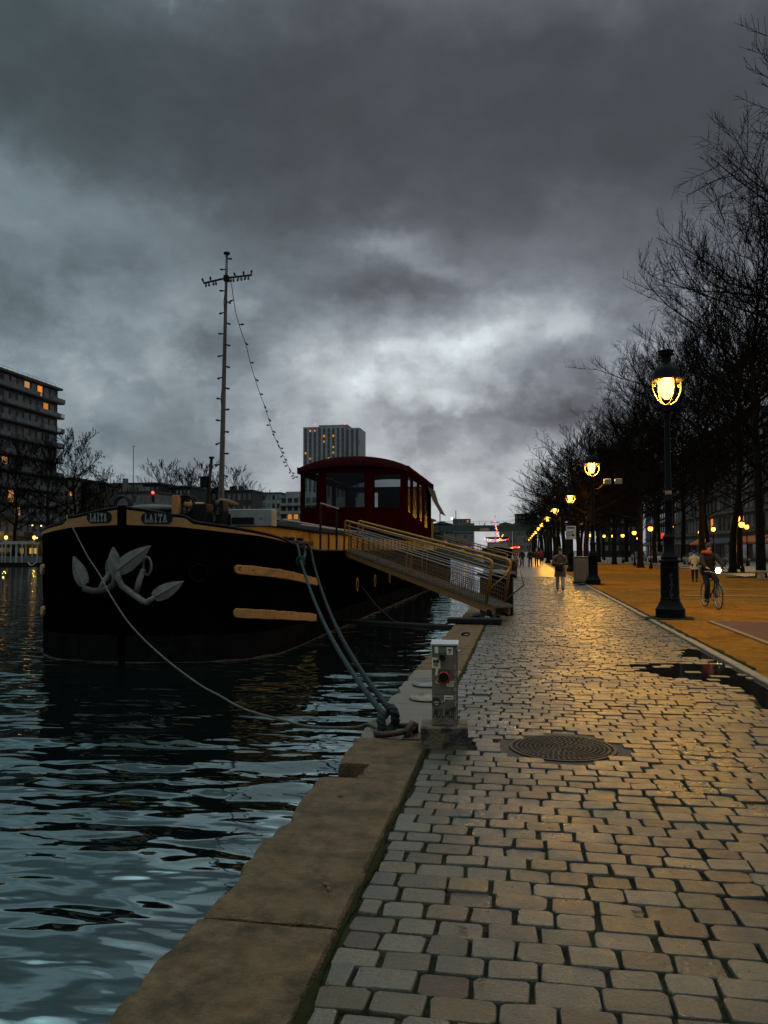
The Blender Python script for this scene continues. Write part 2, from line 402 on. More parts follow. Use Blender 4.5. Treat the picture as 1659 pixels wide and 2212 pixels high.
while y < 50:
    pitch = rnd.uniform(.142, .161) if y < 20 else .152
    lod = 0 if y < 13 else 1
    x = CR + .035 + .02*nz2(y, 0, 1.3) + rnd.uniform(-.0, .03)
    first = True
    while x < KERB-.03:
        w = rnd.choice((.165,.175,.185,.19,.195,.2,.21,.24)) if not (first and row % 2) else rnd.uniform(.08, .14)
        first = False
        x1 = min(x+w, KERB-.01)
        gap = rnd.uniform(.008, .022) if y < 20 else .020
        cx, cy_ = (x+x1)/2, y+pitch/2
        ok = x1-x > .05 and not ((cx-MAN[0])**2+(cy_-MAN[1])**2 < (MAN[2]+.06)**2) and not (-.86 < cx < -.40 and 6.62 < cy_ < 7.08)
        if ok:
            c0 = rnd.choice(_pool); k = .33*rnd.uniform(.60, 1.38)
            brown = max(0, min(1, (cx-.6)/2.2))*.35  # warm lamp tone towards the kerb, put into the stone colour
            col = (c0[0]*k*1.03, c0[1]*k*(1-.08*brown), c0[2]*k*(.86-.3*brown))
            wav = .010*nz2(cx, cy_, .8)+.004*nz2(cx, cy_, 3.1)
            z = rnd.gauss(0, .0025)+wav-(.007 if rnd.random() < .10 else 0)
            if 8.3 < cy_ < 14.6 and cx > 1.2:
                ins = in_poly(cx, cy_, PUD)
                if ins: z -= .020 if rnd.random() < .86 else .002
                elif cx > 1.9 and 8.4 < cy_ < 14.4: z -= .004
            wob = .0035*nz2(cx, row*.3, 1.1)
            stone(x, x1, y+wob, y+pitch-rnd.uniform(.004, .009)+wob, z, lod, col)
        x = x1+gap
    y += pitch; row += 1
cob = struct('cobbled_quay', mb, m_stone); autosmooth(cob, 28)
struct('cobble_bed', MB().quad((CR, -2, -.018), (KERB+.02, -2, -.018), (KERB+.02, 52, -.018), (CR, 52, -.018)), m_joint)
# far stretch of the same paving, stones too small to tell apart
m_far = bpy.data.materials.new('far_cobble_stone'); m_far.use_nodes = True
nt = m_far.node_tree; W = NT(nt); b = nt.nodes['Principled BSDF']
tc = nt.nodes.new('ShaderNodeTexCoord'); mp = nt.nodes.new('ShaderNodeMapping'); mp.inputs['Scale'].default_value = (4.4, 5.6, 1); nt.links.new(tc.outputs['Object'], mp.inputs[0])
vo = nt.nodes.new('ShaderNodeTexVoronoi'); vo.inputs['Scale'].default_value = 1; nt.links.new(mp.outputs[0], vo.inputs['Vector'])
gg = W.noise(mp.outputs[0], .5, 5, .6)
nt.links.new(W.mix(W.ramp(vo.outputs['Distance'], .25, .75), W.mix(W.ramp(gg, .35, .65), (.13,.12,.105), (.10,.09,.078)), (.03,.026,.02)), b.inputs['Base Color'])
nt.links.new(W.ramp(gg, .3, .7, .28, .45), b.inputs['Roughness']); b.inputs['Specular IOR Level'].default_value = .34
bp = nt.nodes.new('ShaderNodeBump'); bp.inputs['Strength'].default_value = .6; bp.inputs['Distance'].default_value = .02; bp.invert = True
nt.links.new(vo.outputs['Distance'], bp.inputs['Height']); nt.links.new(bp.outputs[0], b.inputs['Normal'])
struct('far_cobbled_quay', MB().quad((CR, 50, -.004), (KERB, 50, -.004), (KERB, 700, -.004), (CR, 700, -.004)), m_far)

# --- coping along the water's edge: big worn blocks
def coping_block(y0, y1, xl, xr, m, seed, name='quay_coping'):
    nx_ = 11; ny_ = max(4, int((y1-y0)/.045)) if y1 < 20 else max(3, int((y1-y0)/.3))
    rows = []
    for i in range(ny_+1):
        yy = y0+(y1-y0)*i/ny_; row_ = []
        e = min(yy-y0, y1-yy)
        chip = max(0, nz2(yy, seed, 2.2)+.1)*.075+max(0, nz2(yy, seed+4, 6.0))*.05+max(0, nz2(yy, seed+8, 15.0))*.02
        for j in range(nx_+1):
            t = j/nx_; t = t*t*(3-2*t)
            xx = xl+chip+(xr-xl-chip)*t
            z = .006*nz2(xx, yy, 2.2, seed)+.003*nz2(xx, yy, 9, seed)
            if j == 0: z -= .03+chip*.5
            elif j == 1: z -= .006
            if j == nx_: z -= .02; xx += .012*nz2(yy, seed, 5)
            if i in (0, ny_): z -= .022; yy2 = yy
            row_.append((xx, yy+(0.012*nz2(xx, seed, 6) if i in (0, ny_) else 0), z))
        rows.append(row_)
    o = struct(name, MB().slab(rows, lambda p: (p[0], p[1], -.46)), m); autosmooth(o, 45)
joints = [0.3, 3.53, 5.80, 6.21, 7.05, 8.6, 11.1, 13.5, 16.1, 18.9, 21.6, 24.4, 27.2, 30, 33, 36, 40, 44, 48, 54, 60, 68, 76, 86, 98, 112, 130, 150, 180, 220, 280, 350, 420, 560, 700]
for i, (a, c) in enumerate(zip(joints, joints[1:])):
    g = .012 if a < 20 else .008
    if abs(a-5.80) < .01: coping_block(a+.004, c-.004, -1.20, CR, m_coping, i*3.1)
    else: coping_block(a+g, c-g, CL, CR, m_coping_wet if 7 < a < 10 else m_coping, i*3.1)
struct('quay_wall', MB().box(CL+.05, CL+.5, -6, 700, -3.5, -.455).box(CL+.28, CR+.005, -6, 700, -.5, -.47), m_quaywall)
# moss creeping along the joint between coping and cobbles, and by the kerb
def moss_strip(x, y0, y1, w, z, seed, name):
    rows = []; n = int((y1-y0)/.05)
    for i in range(n+1):
        yy = y0+(y1-y0)*i/n
        a = w*(.15+1.5*abs(nz2(yy, seed, 1.9)))+.014*nz2(yy, seed, 11); c = w*(.1+1.5*abs(nz2(yy, seed+9, 2.4)))+.014*nz2(yy, seed+3, 12)
        rows.append([(x-max(a, .004), yy, z), (x-a*.4, yy, z+.012), (x+c*.4, yy, z+.012), (x+max(c, .004), yy, z)])
    o = obj(name, MB().grid(rows), m_moss, smooth=True, kind='stuff'); return o
moss_strip(CR+.02, 1.3, 46, .032, -.010, 2.0, 'joint_moss')
# --- kerb, sand, court
kb = MB()
yy = -2
while yy < 300:
    L_ = 1.0 if yy < 40 else 8.0
    kb.box(KERB+.005*nz2(yy, 3, .5), KERB+.13, yy+.004, yy+L_-.004, -.2, .035+.004*nz2(yy, 1, 1.9), .012); yy += L_
struct('kerb', kb, m_kerb)
rows = []
ys = [-2+.35*i for i in range(140)]+[47+4*i for i in range(15)]
for yv in ys:
    rows.append([(xv, yv, .028+(.012*nz2(xv, yv, .55)+.006*nz2(xv, yv, 2.0) if yv < 46 else 0)) for xv in [KERB+.13, KERB+.35, 3.7, 4.1, 4.5, 5, 5.5, 6, 7, 8, 9.5, 11, 13, 15, 17.5, 20.5]])
struct('sandy_promenade', MB().grid(rows), m_sand, smooth=True)
struct('pavement', MB().quad((-1, 103, -.008), (90, 103, -.008), (90, 700, -.008), (-1, 700, -.008)).quad((20.5, -10, .028), (90, -10, .028), (90, 103, .028), (20.5, 103, .028)), m_road)
struct('grey_path', MB().quad((13.2, 46, .05), (40, 46, .05), (40, 103, .05), (14.5, 103, .05)), m_road)
struct('court_surface', MB().quad((4.22, 18.9, .058), (12, 18.9, .058), (12, 10, .058), (4.22, 10, .058)), m_court)
struct('court_border', MB().box(4.12, 4.22, 9.9, 18.98, 0, .066).box(4.22, 12, 18.9, 18.98, 0, .066), m_paleline)
struct('stone_strip', MB().box(5.6, 40, 29.2, 29.7, 0, .062).box(4.9, 40, 33.9, 34.15, 0, .055), m_paleline)
moss_strip(KERB+.16, 11.6, 70, .075, .036, 5.0, 'kerb_moss')
def patch(cx, cy_, rx, ry, z, m, name, seed, kind='stuff', n=28):
    P = []
    for k in range(n):
        a = 2*math.pi*k/n; q = 1+.45*nz2(math.cos(a), math.sin(a), 1.4, seed)+.2*nz2(math.cos(a)*3, math.sin(a)*3, 1.0, seed)
        P.append((cx+rx*q*math.cos(a), cy_+ry*q*math.sin(a), z))
    m_ = MB().poly([(p[0], p[1], z+.004) for p in P]); n0 = len(m_.v)
    return obj(name, m_, m, kind=kind)
# --- puddle lying in the dip by the kerb
m_pud = bpy.data.materials.new('puddle_water'); m_pud.use_nodes = True
nt = m_pud.node_tree; W = NT(nt); b = nt.nodes['Principled BSDF']
b.inputs['Base Color'].default_value = (.012,.010,.008,1); b.inputs['Roughness'].default_value = .03; b.inputs['Specular IOR Level'].default_value = .6
tc = nt.nodes.new('ShaderNodeTexCoord'); bp = nt.nodes.new('ShaderNodeBump'); bp.inputs['Strength'].default_value = .12; bp.inputs['Distance'].default_value = .01
nt.links.new(W.noise(tc.outputs['Object'], 9, 3), bp.inputs['Height']); nt.links.new(bp.outputs[0], b.inputs['Normal'])
pp = []
for i in range(len(PUD)):
    a, c = PUD[i], PUD[(i+1) % len(PUD)]
    for k in range(4):
        t = k/4; x_, y_ = a[0]+(c[0]-a[0])*t, a[1]+(c[1]-a[1])*t
        pp.append((x_+.05*nz2(x_, y_, 4), y_+.10*nz2(x_, y_, 3.1, 5), -.0035))
struct('puddle', MB().poly(pp), m_pud)

# --- canal water: real ripples close by, finer ones in the normal
m_water = bpy.data.materials.new('canal_water'); m_water.use_nodes = True
nt = m_water.node_tree; W = NT(nt); b = nt.nodes['Principled BSDF']
b.inputs['Base Color'].default_value = (.0035,.0055,.0052,1); b.inputs['Roughness'].default_value = .03; b.inputs['Specular Tint'].default_value = (.74,1.0,.99,1); b.inputs['IOR'].default_value = 2.8; b.inputs['Specular IOR Level'].default_value = 1.0
tc = nt.nodes.new('ShaderNodeTexCoord'); mp = nt.nodes.new('ShaderNodeMapping'); mp.inputs['Scale'].default_value = (.75, 1.7, 1); mp.inputs['Rotation'].default_value = (0,0,R(12)); nt.links.new(tc.outputs['Object'], mp.inputs[0])
w1 = W.noise(mp.outputs[0], 1.5, 1.5, .42, .35); w2 = W.noise(mp.outputs[0], 4.2, 1, .4, .2)
bp = nt.nodes.new('ShaderNodeBump'); bp.inputs['Strength'].default_value = 1; bp.inputs['Distance'].default_value = .05
nt.links.new(W.m('ADD', w1, W.m('MULTIPLY', w2, .10)), bp.inputs['Height']); nt.links.new(bp.outputs[0], b.inputs['Normal'])
xs = []; x = CL+.04
while x > -100:
    xs.append(x); d = -x; x -= .055 if d < 9 else (.12 if d < 16 else (1.0 if d < 30 else 6.0))
ys = []; y = -3.0
while y < 700:
    ys.append(y); y += .055 if y < 9 else (.11 if y < 17 else (.3 if y < 30 else (1.5 if y < 60 else 10)))
rows = []
for yv in ys:
    r_ = []
    for xv in xs:
        f = max(0, 1-max(0, (math.hypot(xv, yv)-14)/14))
        z = 0
        if f > 0:
            X_ = xv*.85+yv*.25; Y_ = yv*1.55-xv*.3
            z = f*(.042*mnoise.noise(Vector((X_*.8, Y_*.85, 1.0)))+.014*mnoise.noise(Vector((X_*2.1, Y_*2.3, 5.0)))+.006*math.sin(Y_*3.2+1.2*mnoise.noise(Vector((X_*.6, Y_*.5, 9)))*3))
        r_.append((xv, yv, WATER_Z+z))
    rows.append(r_)
struct('canal_water', MB().grid(rows), m_water, smooth=True)
struct('far_bank', MB().box(-600, -86, -20, 1500, -3.0, -.02).box(-86, 90, 690, 1500, -3.0, -.02), m_bed)
struct('ground', MB().box(-3000, 3000, -400, 5000, -6.2, -3.9), m_bed)
# fallen leaves and grit
lf = MB()
for _ in range(150):
    yv = rnd.uniform(2.2, 30)**1.0; xv = rnd.uniform(-.7, 9) if yv > 9 else rnd.uniform(-1.3, 3)
    z = .05 if xv > KERB else .012
    a = rnd.uniform(0, 6.28); s_ = rnd.uniform(.012, .035) if xv < KERB else rnd.uniform(.03, .07); n0 = len(lf.v)
    pts = [(1, 0, 0), (.3, .45, .15), (-.6, .35, .05), (-1, 0, .2), (-.5, -.4, 0), (.35, -.4, .1)]
    lf.poly([(xv+s_*(p[0]*math.cos(a)-p[1]*math.sin(a)), yv+s_*(p[0]*math.sin(a)+p[1]*math.cos(a)), z+s_*p[2]) for p in pts])
obj('fallen_leaves', lf, mat('dead_leaf', (.05,.028,.012), (.09,.05,.02), 20, .8), kind='stuff')
# ================================================================== THE BARGE
def at_x(px, py, X):
    d = ray(px, py); t = X/d[0]; return Vector((X, d[1]*t, H_+d[2]*t))
m_hull = mat('black_hull_paint', (.0014,.0014,.0015), (.0022,.0022,.0022), 2, .6, spec=0.0, bump=.02, bscale=3, stain=(.0035,.003,.0024), stain_scale=1.1)
m_boot = mat('grey_boot_paint', (.0085,.0085,.0085), (.0055,.0055,.0055), 1.5, .6, spec=0.0, stain=(.014,.013,.011), stain_scale=2)
m_scum = mat('waterline_scum', (.075,.066,.046), (.02,.018,.012), 5, .7, spec=.3)
m_gold = mat('ochre_paint', (.34,.165,.052), (.28,.13,.04), 6, .6, spec=.3, bump=.03, bscale=40)
m_goldworn = mat('worn_ochre_paint', (.36,.19,.06), (.28,.145,.045), 5, .6, spec=.3, bump=.04, bscale=40, stain=(.012,.010,.008), stain_scale=4.5, stain_at=(.60,.64))
m_yellow = mat('yellow_coaming_paint', (.36,.175,.012), (.28,.13,.01), 3, .6, spec=.3, stain=(.06,.035,.012), stain_scale=1.7, stain_at=(.56,.66), stretch=(1,1,.35))
m_black = mat('black_ironwork', (.003,.003,.003), (.006,.005,.0045), 8, .6, spec=.15)
m_white = mat('white_paint', (.22,.225,.22), (.16,.16,.155), 4, .6, spec=.3)
m_letter = mat('grey_lettering_paint', (.20,.21,.205), None, rough=.6)
m_anchor = mat('silver_anchor_paint', (.145,.14,.127), (.10,.098,.09), 7, .6, spec=.3, bump=.05, bscale=40, stain=(.08,.06,.04), stain_scale=5)
m_anchor_dark = mat('tarred_iron', (.02,.018,.014), (.035,.03,.02), 8, .6)
m_red = mat('red_canvas', (.030,.0009,.0021), (.020,.0007,.0015), 1.6, .85, spec=.0, bump=.25, bscale=2.2)
m_roof = mat('faded_red_canvas', (.030,.0025,.0048), (.021,.002,.0035), 1.2, .8, spec=.05, bump=.2, bscale=1.5)
m_deck = mat('dark_deck', (.003,.003,.003), (.005,.0048,.0042), 5, .8, spec=.06)
def film(name, tr, rough=.12, tint=(.7,.75,.78), spec=.3):
    m = bpy.data.materials.new(name); m.use_nodes = True; nt = m.node_tree; nt.nodes.clear()
    o = nt.nodes.new('ShaderNodeOutputMaterial'); t = nt.nodes.new('ShaderNodeBsdfTransparent'); t.inputs[0].default_value = (*tint, 1)
    g = nt.nodes.new('ShaderNodeBsdfPrincipled'); g.inputs['Base Color'].default_value = (.006,.0066,.0072,1); g.inputs['Roughness'].default_value = rough; g.inputs['Specular IOR Level'].default_value = spec
    tc = nt.nodes.new('ShaderNodeTexCoord'); W = NT(nt); bp = nt.nodes.new('ShaderNodeBump'); bp.inputs['Strength'].default_value = .5; bp.inputs['Distance'].default_value = .06
    nt.links.new(W.noise(tc.outputs['Object'], 2.6, 4, .6), bp.inputs['Height']); nt.links.new(bp.outputs[0], g.inputs['Normal'])
    x = nt.nodes.new('ShaderNodeMixShader'); x.inputs[0].default_value = 1-tr
    nt.links.new(t.outputs[0], x.inputs[1]); nt.links.new(g.outputs[0], x.inputs[2]); nt.links.new(x.outputs[0], o.inputs[0]); return m
m_film = film('clear_plastic_window', .93, .12, (.95,.98,.99), .3)
m_filmdark = film('cloudy_plastic_window', .62, .16, (.8,.86,.88), .22)
m_glass = mat('dark_glass', (.012,.014,.016), None, rough=.08, spec=.6)

BX, BY, BB, BL, BN, BEND = -9.28, 17.68, 3.22, 3.3, 2.6, 72.5
_half = []
for i in range(61):
    th = math.pi/2*i/60
    _half.append((BB*math.sin(th)**(2/BN), BL*(1-max(0, math.cos(th))**(2/BN))))
for yv in (8, 14, 20, 28, 36, 44, 50): _half.append((BB, yv))
for i in range(0, 21):
    th = math.pi/2*i/20
    _half.append((BB*max(0, math.cos(th))**(2/2.4), (BEND-BY-3)+3*math.sin(th)**(2/2.4)))
_S = [0]
for a, c in zip(_half, _half[1:]): _S.append(_S[-1]+math.dist(a, c))
def plan(s):
    sg = 1 if s >= 0 else -1; s = min(abs(s), _S[-1]-1e-6); i = 0
    while s > _S[i+1]: i += 1
    a, c = _half[i], _half[i+1]; t = (s-_S[i])/max(1e-9, _S[i+1]-_S[i])
    ex, ey = c[0]-a[0], c[1]-a[1]; l = math.hypot(ex, ey) or 1
    return BX+sg*(a[0]+ex*t), BY+a[1]+ey*t, sg*ey/l, -ex/l
def hp(s, z, off=0.0):
    x, y, nx, ny = plan(s); o = off+.03*(z+1)
    return (x+nx*o, y+ny*o, z)
def lerp(pts, x):
    if x <= pts[0][0]: return pts[0][1]
    for a, c in zip(pts, pts[1:]):
        if x <= c[0]: return a[1]+(c[1]-a[1])*(x-a[0])/(c[0]-a[0])
    return pts[-1][1]
SHEER = [(0,2.665),(.5,2.60),(1.18,2.475),(1.48,2.45),(1.56,2.39),(1.66,2.31),(2.46,2.205),(3.3,2.085),(3.92,2.0),(4.92,1.83),(6.2,1.70),(7.74,1.635),(12,1.62),(45,1.62),(54,1.95),(60,2.1)]
BAND = [(0,2.247),(1.18,2.2),(1.36,2.19),(2.3,2.085),(3.3,1.995),(4.92,1.80)]
sheer = lambda s: lerp(SHEER, abs(s)); band = lambda s: lerp(BAND, abs(s))
barge = thing('canal_barge', 'black hulled canal barge with ochre bow band and red canvas cabin', 'barge', (BX, BY, -1.0))
sv = [0.0]; 
while sv[-1] < _S[-1]-.01: sv.append(min(_S[-1], sv[-1]+(.09 if sv[-1] < 6 else (.5 if sv[-1] < 45 else .12))))
ss = [-s for s in reversed(sv[1:])]+sv
rows = []
for k in range(9):
    r_ = []
    for s in ss:
        t = sheer(s); z = (-1.5, -1.05, -.38, .2, .8, 1.3)[k] if k < 6 else (1.3+(t-1.3)*(k-5)/3)
        r_.append(hp(s, z))
    rows.append(r_)
o = obj('hull', MB().grid(rows), m_hull, barge, smooth=True)
obj('boot_stripe', MB().grid([[hp(s, z, .006) for s in ss] for z in (-1.3, -1.0, -.7, -.36)]), m_boot, barge, smooth=True)
obj('waterline_mark', MB().grid([[hp(s, -1.0+.05+.05*max(0, nz2(s, 2, 1.3))+dz, .011) for s in ss] for dz in (-.12, -.035)]), m_scum, barge, smooth=True)
# deck and rail
dk = MB()
for a, c in zip(sv, sv[1:]):
    z0, z1 = min(sheer(a)-.35, 2.0) if a < 6 else 1.60, min(sheer(c)-.35, 2.0) if c < 6 else 1.60
    p, q = plan(a), plan(c)
    dk.quad((2*BX-p[0], p[1], z0), (p[0], p[1], z0), (q[0], q[1], z1), (2*BX-q[0], q[1], z1))
obj('deck', dk, m_deck, barge)
obj('bulwark_rail', MB().tube([hp(s, sheer(s)+.005, -.02) for s in ss], .032, 8), m_black, barge, smooth=True)
obj('bulwark_lining', MB().grid([[hp(s, z(s), -.07) for s in ss if abs(s) < 12] for z in (lambda s: sheer(s)-.6, sheer)]), m_deck, barge)
bs = [i*.06 for i in range(-82, 83)]
bb = MB()
for sg in (-1, 1):
    rr = [s for s in bs if .085 <= s*sg]
    bb.slab([[hp(s, band(s)+(sheer(s)-.05-band(s))*k/3 if sheer(s)-.05 > band(s) else band(s), .014) for s in rr] for k in range(4)], lambda p: (p[0]+(BX-p[0])*.003, p[1]+.012, p[2]))
obj('bow_band', bb, m_gold, barge, smooth=False)
obj('stem_post', MB().slab([[hp(s, z, .05 if abs(s) < .05 else .03) for s in (-.085, -.04, .04, .085)] for z in (-1.3, -.4, .5, 1.3, 2.0, 2.70)], lambda p: (p[0], p[1]+.12, p[2])), m_hull, barge)
# name plates with the boat's name in slab-serif strokes
GL = {  # strokes in a 1x1 box
 'L': [((.18,0),(.18,1)),((.02,1),(.36,1)),((.02,0),(.9,0)),((.9,0),(.9,.28))],
 'A': [((.12,0),(.5,1)),((.5,1),(.88,0)),((.27,.36),(.73,.36)),((0,0),(.26,0)),((.74,0),(1,0))],
 'I': [((.5,0),(.5,1)),((.25,0),(.75,0)),((.25,1),(.75,1))],
 'T': [((.5,0),(.5,1)),((.05,1),(.95,1)),((.3,0),(.7,0)),((.05,1),(.05,.74)),((.95,1),(.95,.74))],
 'M': [((.05,0),(.15,1),(.5,.35),(.85,1),(.95,0))], 'O': [((.5,0),(.15,.2),(.05,.55),(.25,.95),(.6,1),(.9,.75),(.92,.35),(.75,.05),(.5,0))],
 'P': [((.15,0),(.15,1),(.75,.95),(.85,.72),(.7,.5),(.15,.45))], 'U': [((.1,1),(.15,.25),(.5,0),(.85,.25),(.9,1))],
 'D': [((.15,0),(.15,1),(.6,.9),(.85,.5),(.6,.08),(.15,0))], 'C': [((.85,.85),(.5,1),(.12,.7),(.12,.3),(.5,0),(.85,.15))],
 'l': [((.12,1),(.25,.05),(.95,.12))], 't': [((.55,0),(.5,.95)),((-.25,1.02),(.5,.92),(1.1,1.12))],
 'c': [((.5,.7),(.2,.95),(.1,.4),(.5,.02),(.8,.2))],
}
def strokes(txt, x0, z0, w, h, gap, th, slant=0.0):
    """flat ribbons for the strokes: list of 4-point quads in (u, v)"""
    out = []; x = x0
    for ch in txt:
        if ch == ' ': x += w*.6; continue
        for st in GL[ch]:
            for p, q in zip(st, st[1:]):
                a = Vector((x+p[0]*w+slant*p[1]*h, z0+p[1]*h)); c = Vector((x+q[0]*w+slant*q[1]*h, z0+q[1]*h))
                d = (c-a)
                if d.length < 1e-6: continue
                d.normalize(); n = Vector((-d.y, d.x))*th/2; e = d*th*.45
                out.append((a-e-n, c+e-n, c+e+n, a-e+n))
        x += w+gap
    return out
for s0, s1 in ((-.90, -.25), (.48, 1.21)):
    sc, hw = (s0+s1)/2, (s1-s0)/2; zc = 2.425-.03*(sc > 0); hh = .138
    n = 28; ring = []
    for k in range(n):
        a = 2*math.pi*k/n; ring.append((sc+math.copysign(max(0, hw-hh), math.cos(a))+hh*math.cos(a), zc+hh*math.sin(a)))
    pm = MB(); n0 = 0
    pm.v = [hp(s, z, .030) for s, z in ring]+[hp(s, z, .012) for s, z in ring]+[hp(sc, zc, .032)]
    for k in range(n):
        j = (k+1) % n
        pm.f += [(k, j, 2*n), (k, n+k, n+j, j)]
    pl = obj('name_plate', pm, m_black, barge, fix=True)
    lw = (2*hw-.20)/5-.028
    lm = MB()
    for q in strokes('LAITA', sc-hw+.10, zc-.075, lw, .165, .028, .020):
        lm.poly([hp(p.x, p.y, .044) for p in q]); lm.poly([hp(p.x, p.y, .033) for p in reversed(q)])
    for k in range(5):
        u0 = sc-hw+.10+k*(lw+.028); lm.poly([hp(u, v, .044) for u, v in ((u0, zc-.105), (u0+lw, zc-.105), (u0+lw, zc-.094), (u0, zc-.094))])
    obj('lettering', lm, m_letter, pl, fix=False)
# rub strakes
def strake(s0, s1, za, zb, h, seed):
    n = max(6, int(abs(s1-s0)/.025)); rows = [[], [], [], []]
    for i in range(n+1):
        t = i/n; s = s0+(s1-s0)*t; z = za+(zb-za)*t
        e = 1.0
        d0 = abs(s-s0)
        if d0 < h/2: e = math.sqrt(max(0.02, 1-((h/2-d0)/(h/2))**2))
        w_ = .018*nz2(s, seed, 3)
        for k, (q, off) in enumerate(((-.5, .012), (-.42, .06), (.42, .06), (.5, .012))):
            rows[k].append(hp(s, z+q*h*e+(w_ if k > 1 else -w_*.6), off))
    return MB().slab(rows, lambda p: (p[0]+(BX-p[0])*.006, p[1]+.012, p[2]))
for sg in (1, -1):
    for (za, zb, q) in ((1.19, .70, 1), (.14, -.36, 2)):
        o = obj('rub_strake', strake(sg*2.62, sg*7.58, za, zb, .235, q*3.3+sg), m_goldworn, barge, fix=True)
# portholes along the side
pv0 = None
for sg in (1, -1):
    for i, Yp in enumerate((29.3, 33.0, 36.8, 40.7, 45, 49.5, 54, 58.5)):
        s = _S[60]+(Yp-BY-BL)
        rm = MB(); rr = []
        for k in range(20):
            a = 2*math.pi*k/20; rr.append(hp(s+.19*math.cos(a), .36+.24*math.sin(a), .012))
        rm.tube(rr, .024, 6, closed=True)
        ph = obj('porthole', rm, m_goldworn, barge, smooth=True)
        obj('pane', MB().poly([hp(s+.18*math.cos(2*math.pi*k/20), .36+.23*math.sin(2*math.pi*k/20), .008) for k in range(20)]), m_glass, ph)
obj('hawse_plate', MB().tube([hp(1.8+.2*math.cos(a*.314), 1.11+.2*math.sin(a*.314), .01) for a in range(20)], .02, 6, closed=True), m_boot, barge, smooth=True)
# yellow coaming, low dark roof
cm = MB()
cx0, cx1 = BX-2.62, BX+2.66
prof = [(20.6, .9), (21.6, 1.9), (23.4, 2.45), (25.5, 2.66), (72, 2.66)]
for sg in (-1, 1):
    pts = [(BX+sg*w, y) for y, w in prof]
    rows = [[(p[0], p[1], z) for p in pts] for z in (1.55, 1.9)]+[[(p[0], p[1], z) for p, z in zip(pts, (2.42, 2.38, 2.30, 2.22, 2.22))]]
    cm.slab(rows, lambda p: (p[0]-sg*.05, p[1]+.05, p[2]))
cm.box(BX-.9, BX+.9, 20.60, 20.66, 1.55, 2.42)
obj('coaming', cm, m_yellow, barge, fix=True)
ro = []
for y, w, zs, zr in ((20.5, .95, 2.43, 2.50), (21.6, 1.98, 2.41, 2.58), (23.4, 2.53, 2.34, 2.68), (25.5, 2.74, 2.27, 2.74), (43, 2.74, 2.27, 2.78), (72, 2.74, 2.27, 2.7)):
    ro.append([(BX+u*w, y, zs+(zr-zs)*(1-abs(u)**1.6)) for u in (-1, -.75, -.4, 0, .4, .75, 1)])
obj('hatch_roof', MB().slab(ro, lambda p: (p[0], p[1], p[2]-.06)), m_black, barge, smooth=False).data.materials[0] = m_deck
# stripes of darker ribs on the coaming
for k in range(16):
    yv = 27.2+k*1.25; obj('coaming_rib', MB().box(BX+2.66, BX+2.70, yv, yv+.09, 1.6, 2.22), m_black, barge)
# white deck locker ahead of the coaming
lk_a, lk_b = at(493, 1100, 20.0), at(587, 1137, 20.0)
LX0, LX1, LZ1, LZ0 = lk_a.x, lk_b.x, lk_a.z, lk_b.z
lo = obj('deck_locker', MB().box(LX0, LX1, 20.0, 20.45, LZ0, LZ1, .02), m_white, barge)
g0, g1 = at(500, 1118, 19.98), at(548, 1131, 19.98)
obj('grille', MB().box(g0.x, g1.x, 19.965, 20.0, g1.z, g0.z), m_black, lo)
g0, g1 = at(559, 1117, 19.98), at(567, 1121, 19.98)
obj('sticker', MB().box(g0.x, g1.x, 19.985, 20.0, g1.z, g0.z), mat('blue_grey_sticker', (.10,.14,.15)), lo)
# bow gear: fairlead hoop, windlass, bitts, tan posts, rolled tarps
def hoop(px, py, Y, r, th, m, name, par, w=.06):
    c = at(px, py, Y); a = []
    mb = MB()
    for dyy in (-w, w): mb.tube([(c.x+r*math.cos(2*math.pi*k/22), c.y+dyy, c.z+r*math.sin(2*math.pi*k/22)) for k in range(22)], th, 6, closed=True)
    return obj(name, mb, m, par, smooth=True)
hoop(265, 1090, 18.7, .20, .022, m_black, 'fairlead_hoop', barge)
wl = hoop(404, 1091, 19.4, .235, .035, m_black, 'windlass', barge, .12)
c = at(404, 1091, 19.4)
obj('drum', MB().tube([(c.x-.05, c.y, c.z), (c.x+.45, c.y, c.z-.02)], .085, 12).tube([(c.x+.12, c.y, c.z-.12), (c.x+.12, c.y+.02, c.z+.14)], .045, 8), m_gold, wl, smooth=True)
obj('spoke', MB().tube([(c.x-.2, c.y, c.z), (c.x+.2, c.y, c.z)], .02).tube([(c.x, c.y, c.z-.2), (c.x, c.y, c.z+.2)], .02), m_black, wl)
obj('windlass_frame', MB().box(c.x+.25, c.x+.62, c.y-.25, c.y+.25, 1.9, c.z+.02, .02).box(c.x+.95, c.x+1.05, c.y-.2, c.y+.2, 1.9, c.z+.1, .01), m_black, wl)
c = at(381, 1085, 19.2); obj('bitt_post', MB().box(c.x-.085, c.x+.085, 19.1, 19.3, 1.9, c.z+.17, .01), m_gold, barge)
c = at(475, 1085, 21.0); obj('rolled_cover', MB().tube([(c.x-.10, 21, c.z-.05), (c.x+.02, 21, c.z+.0), (c.x+.25, 21.1, c.z-.02), (c.x+.5, 21.1, c.z-.07)], [.08, .12, .10, .05], 10), mat('tan_canvas', (.11,.07,.035), (.07,.045,.025), 5, .8), barge, smooth=True)
c = at(430, 1105, 20.0); obj('deck_gear', MB().box(c.x-.35, c.x+.30, 19.8, 20.3, 1.9, c.z+.03, .03).box(c.x+.45, c.x+.9, 20, 20.3, 1.9, c.z-.05, .02).tube([(c.x-1.3, 20.2, c.z+.16), (c.x-.2, 20.3, c.z+.18)], .03).box(c.x-1.2, c.x-.35, 20, 20.4, 1.9, c.z+.02, .02), m_black, barge)
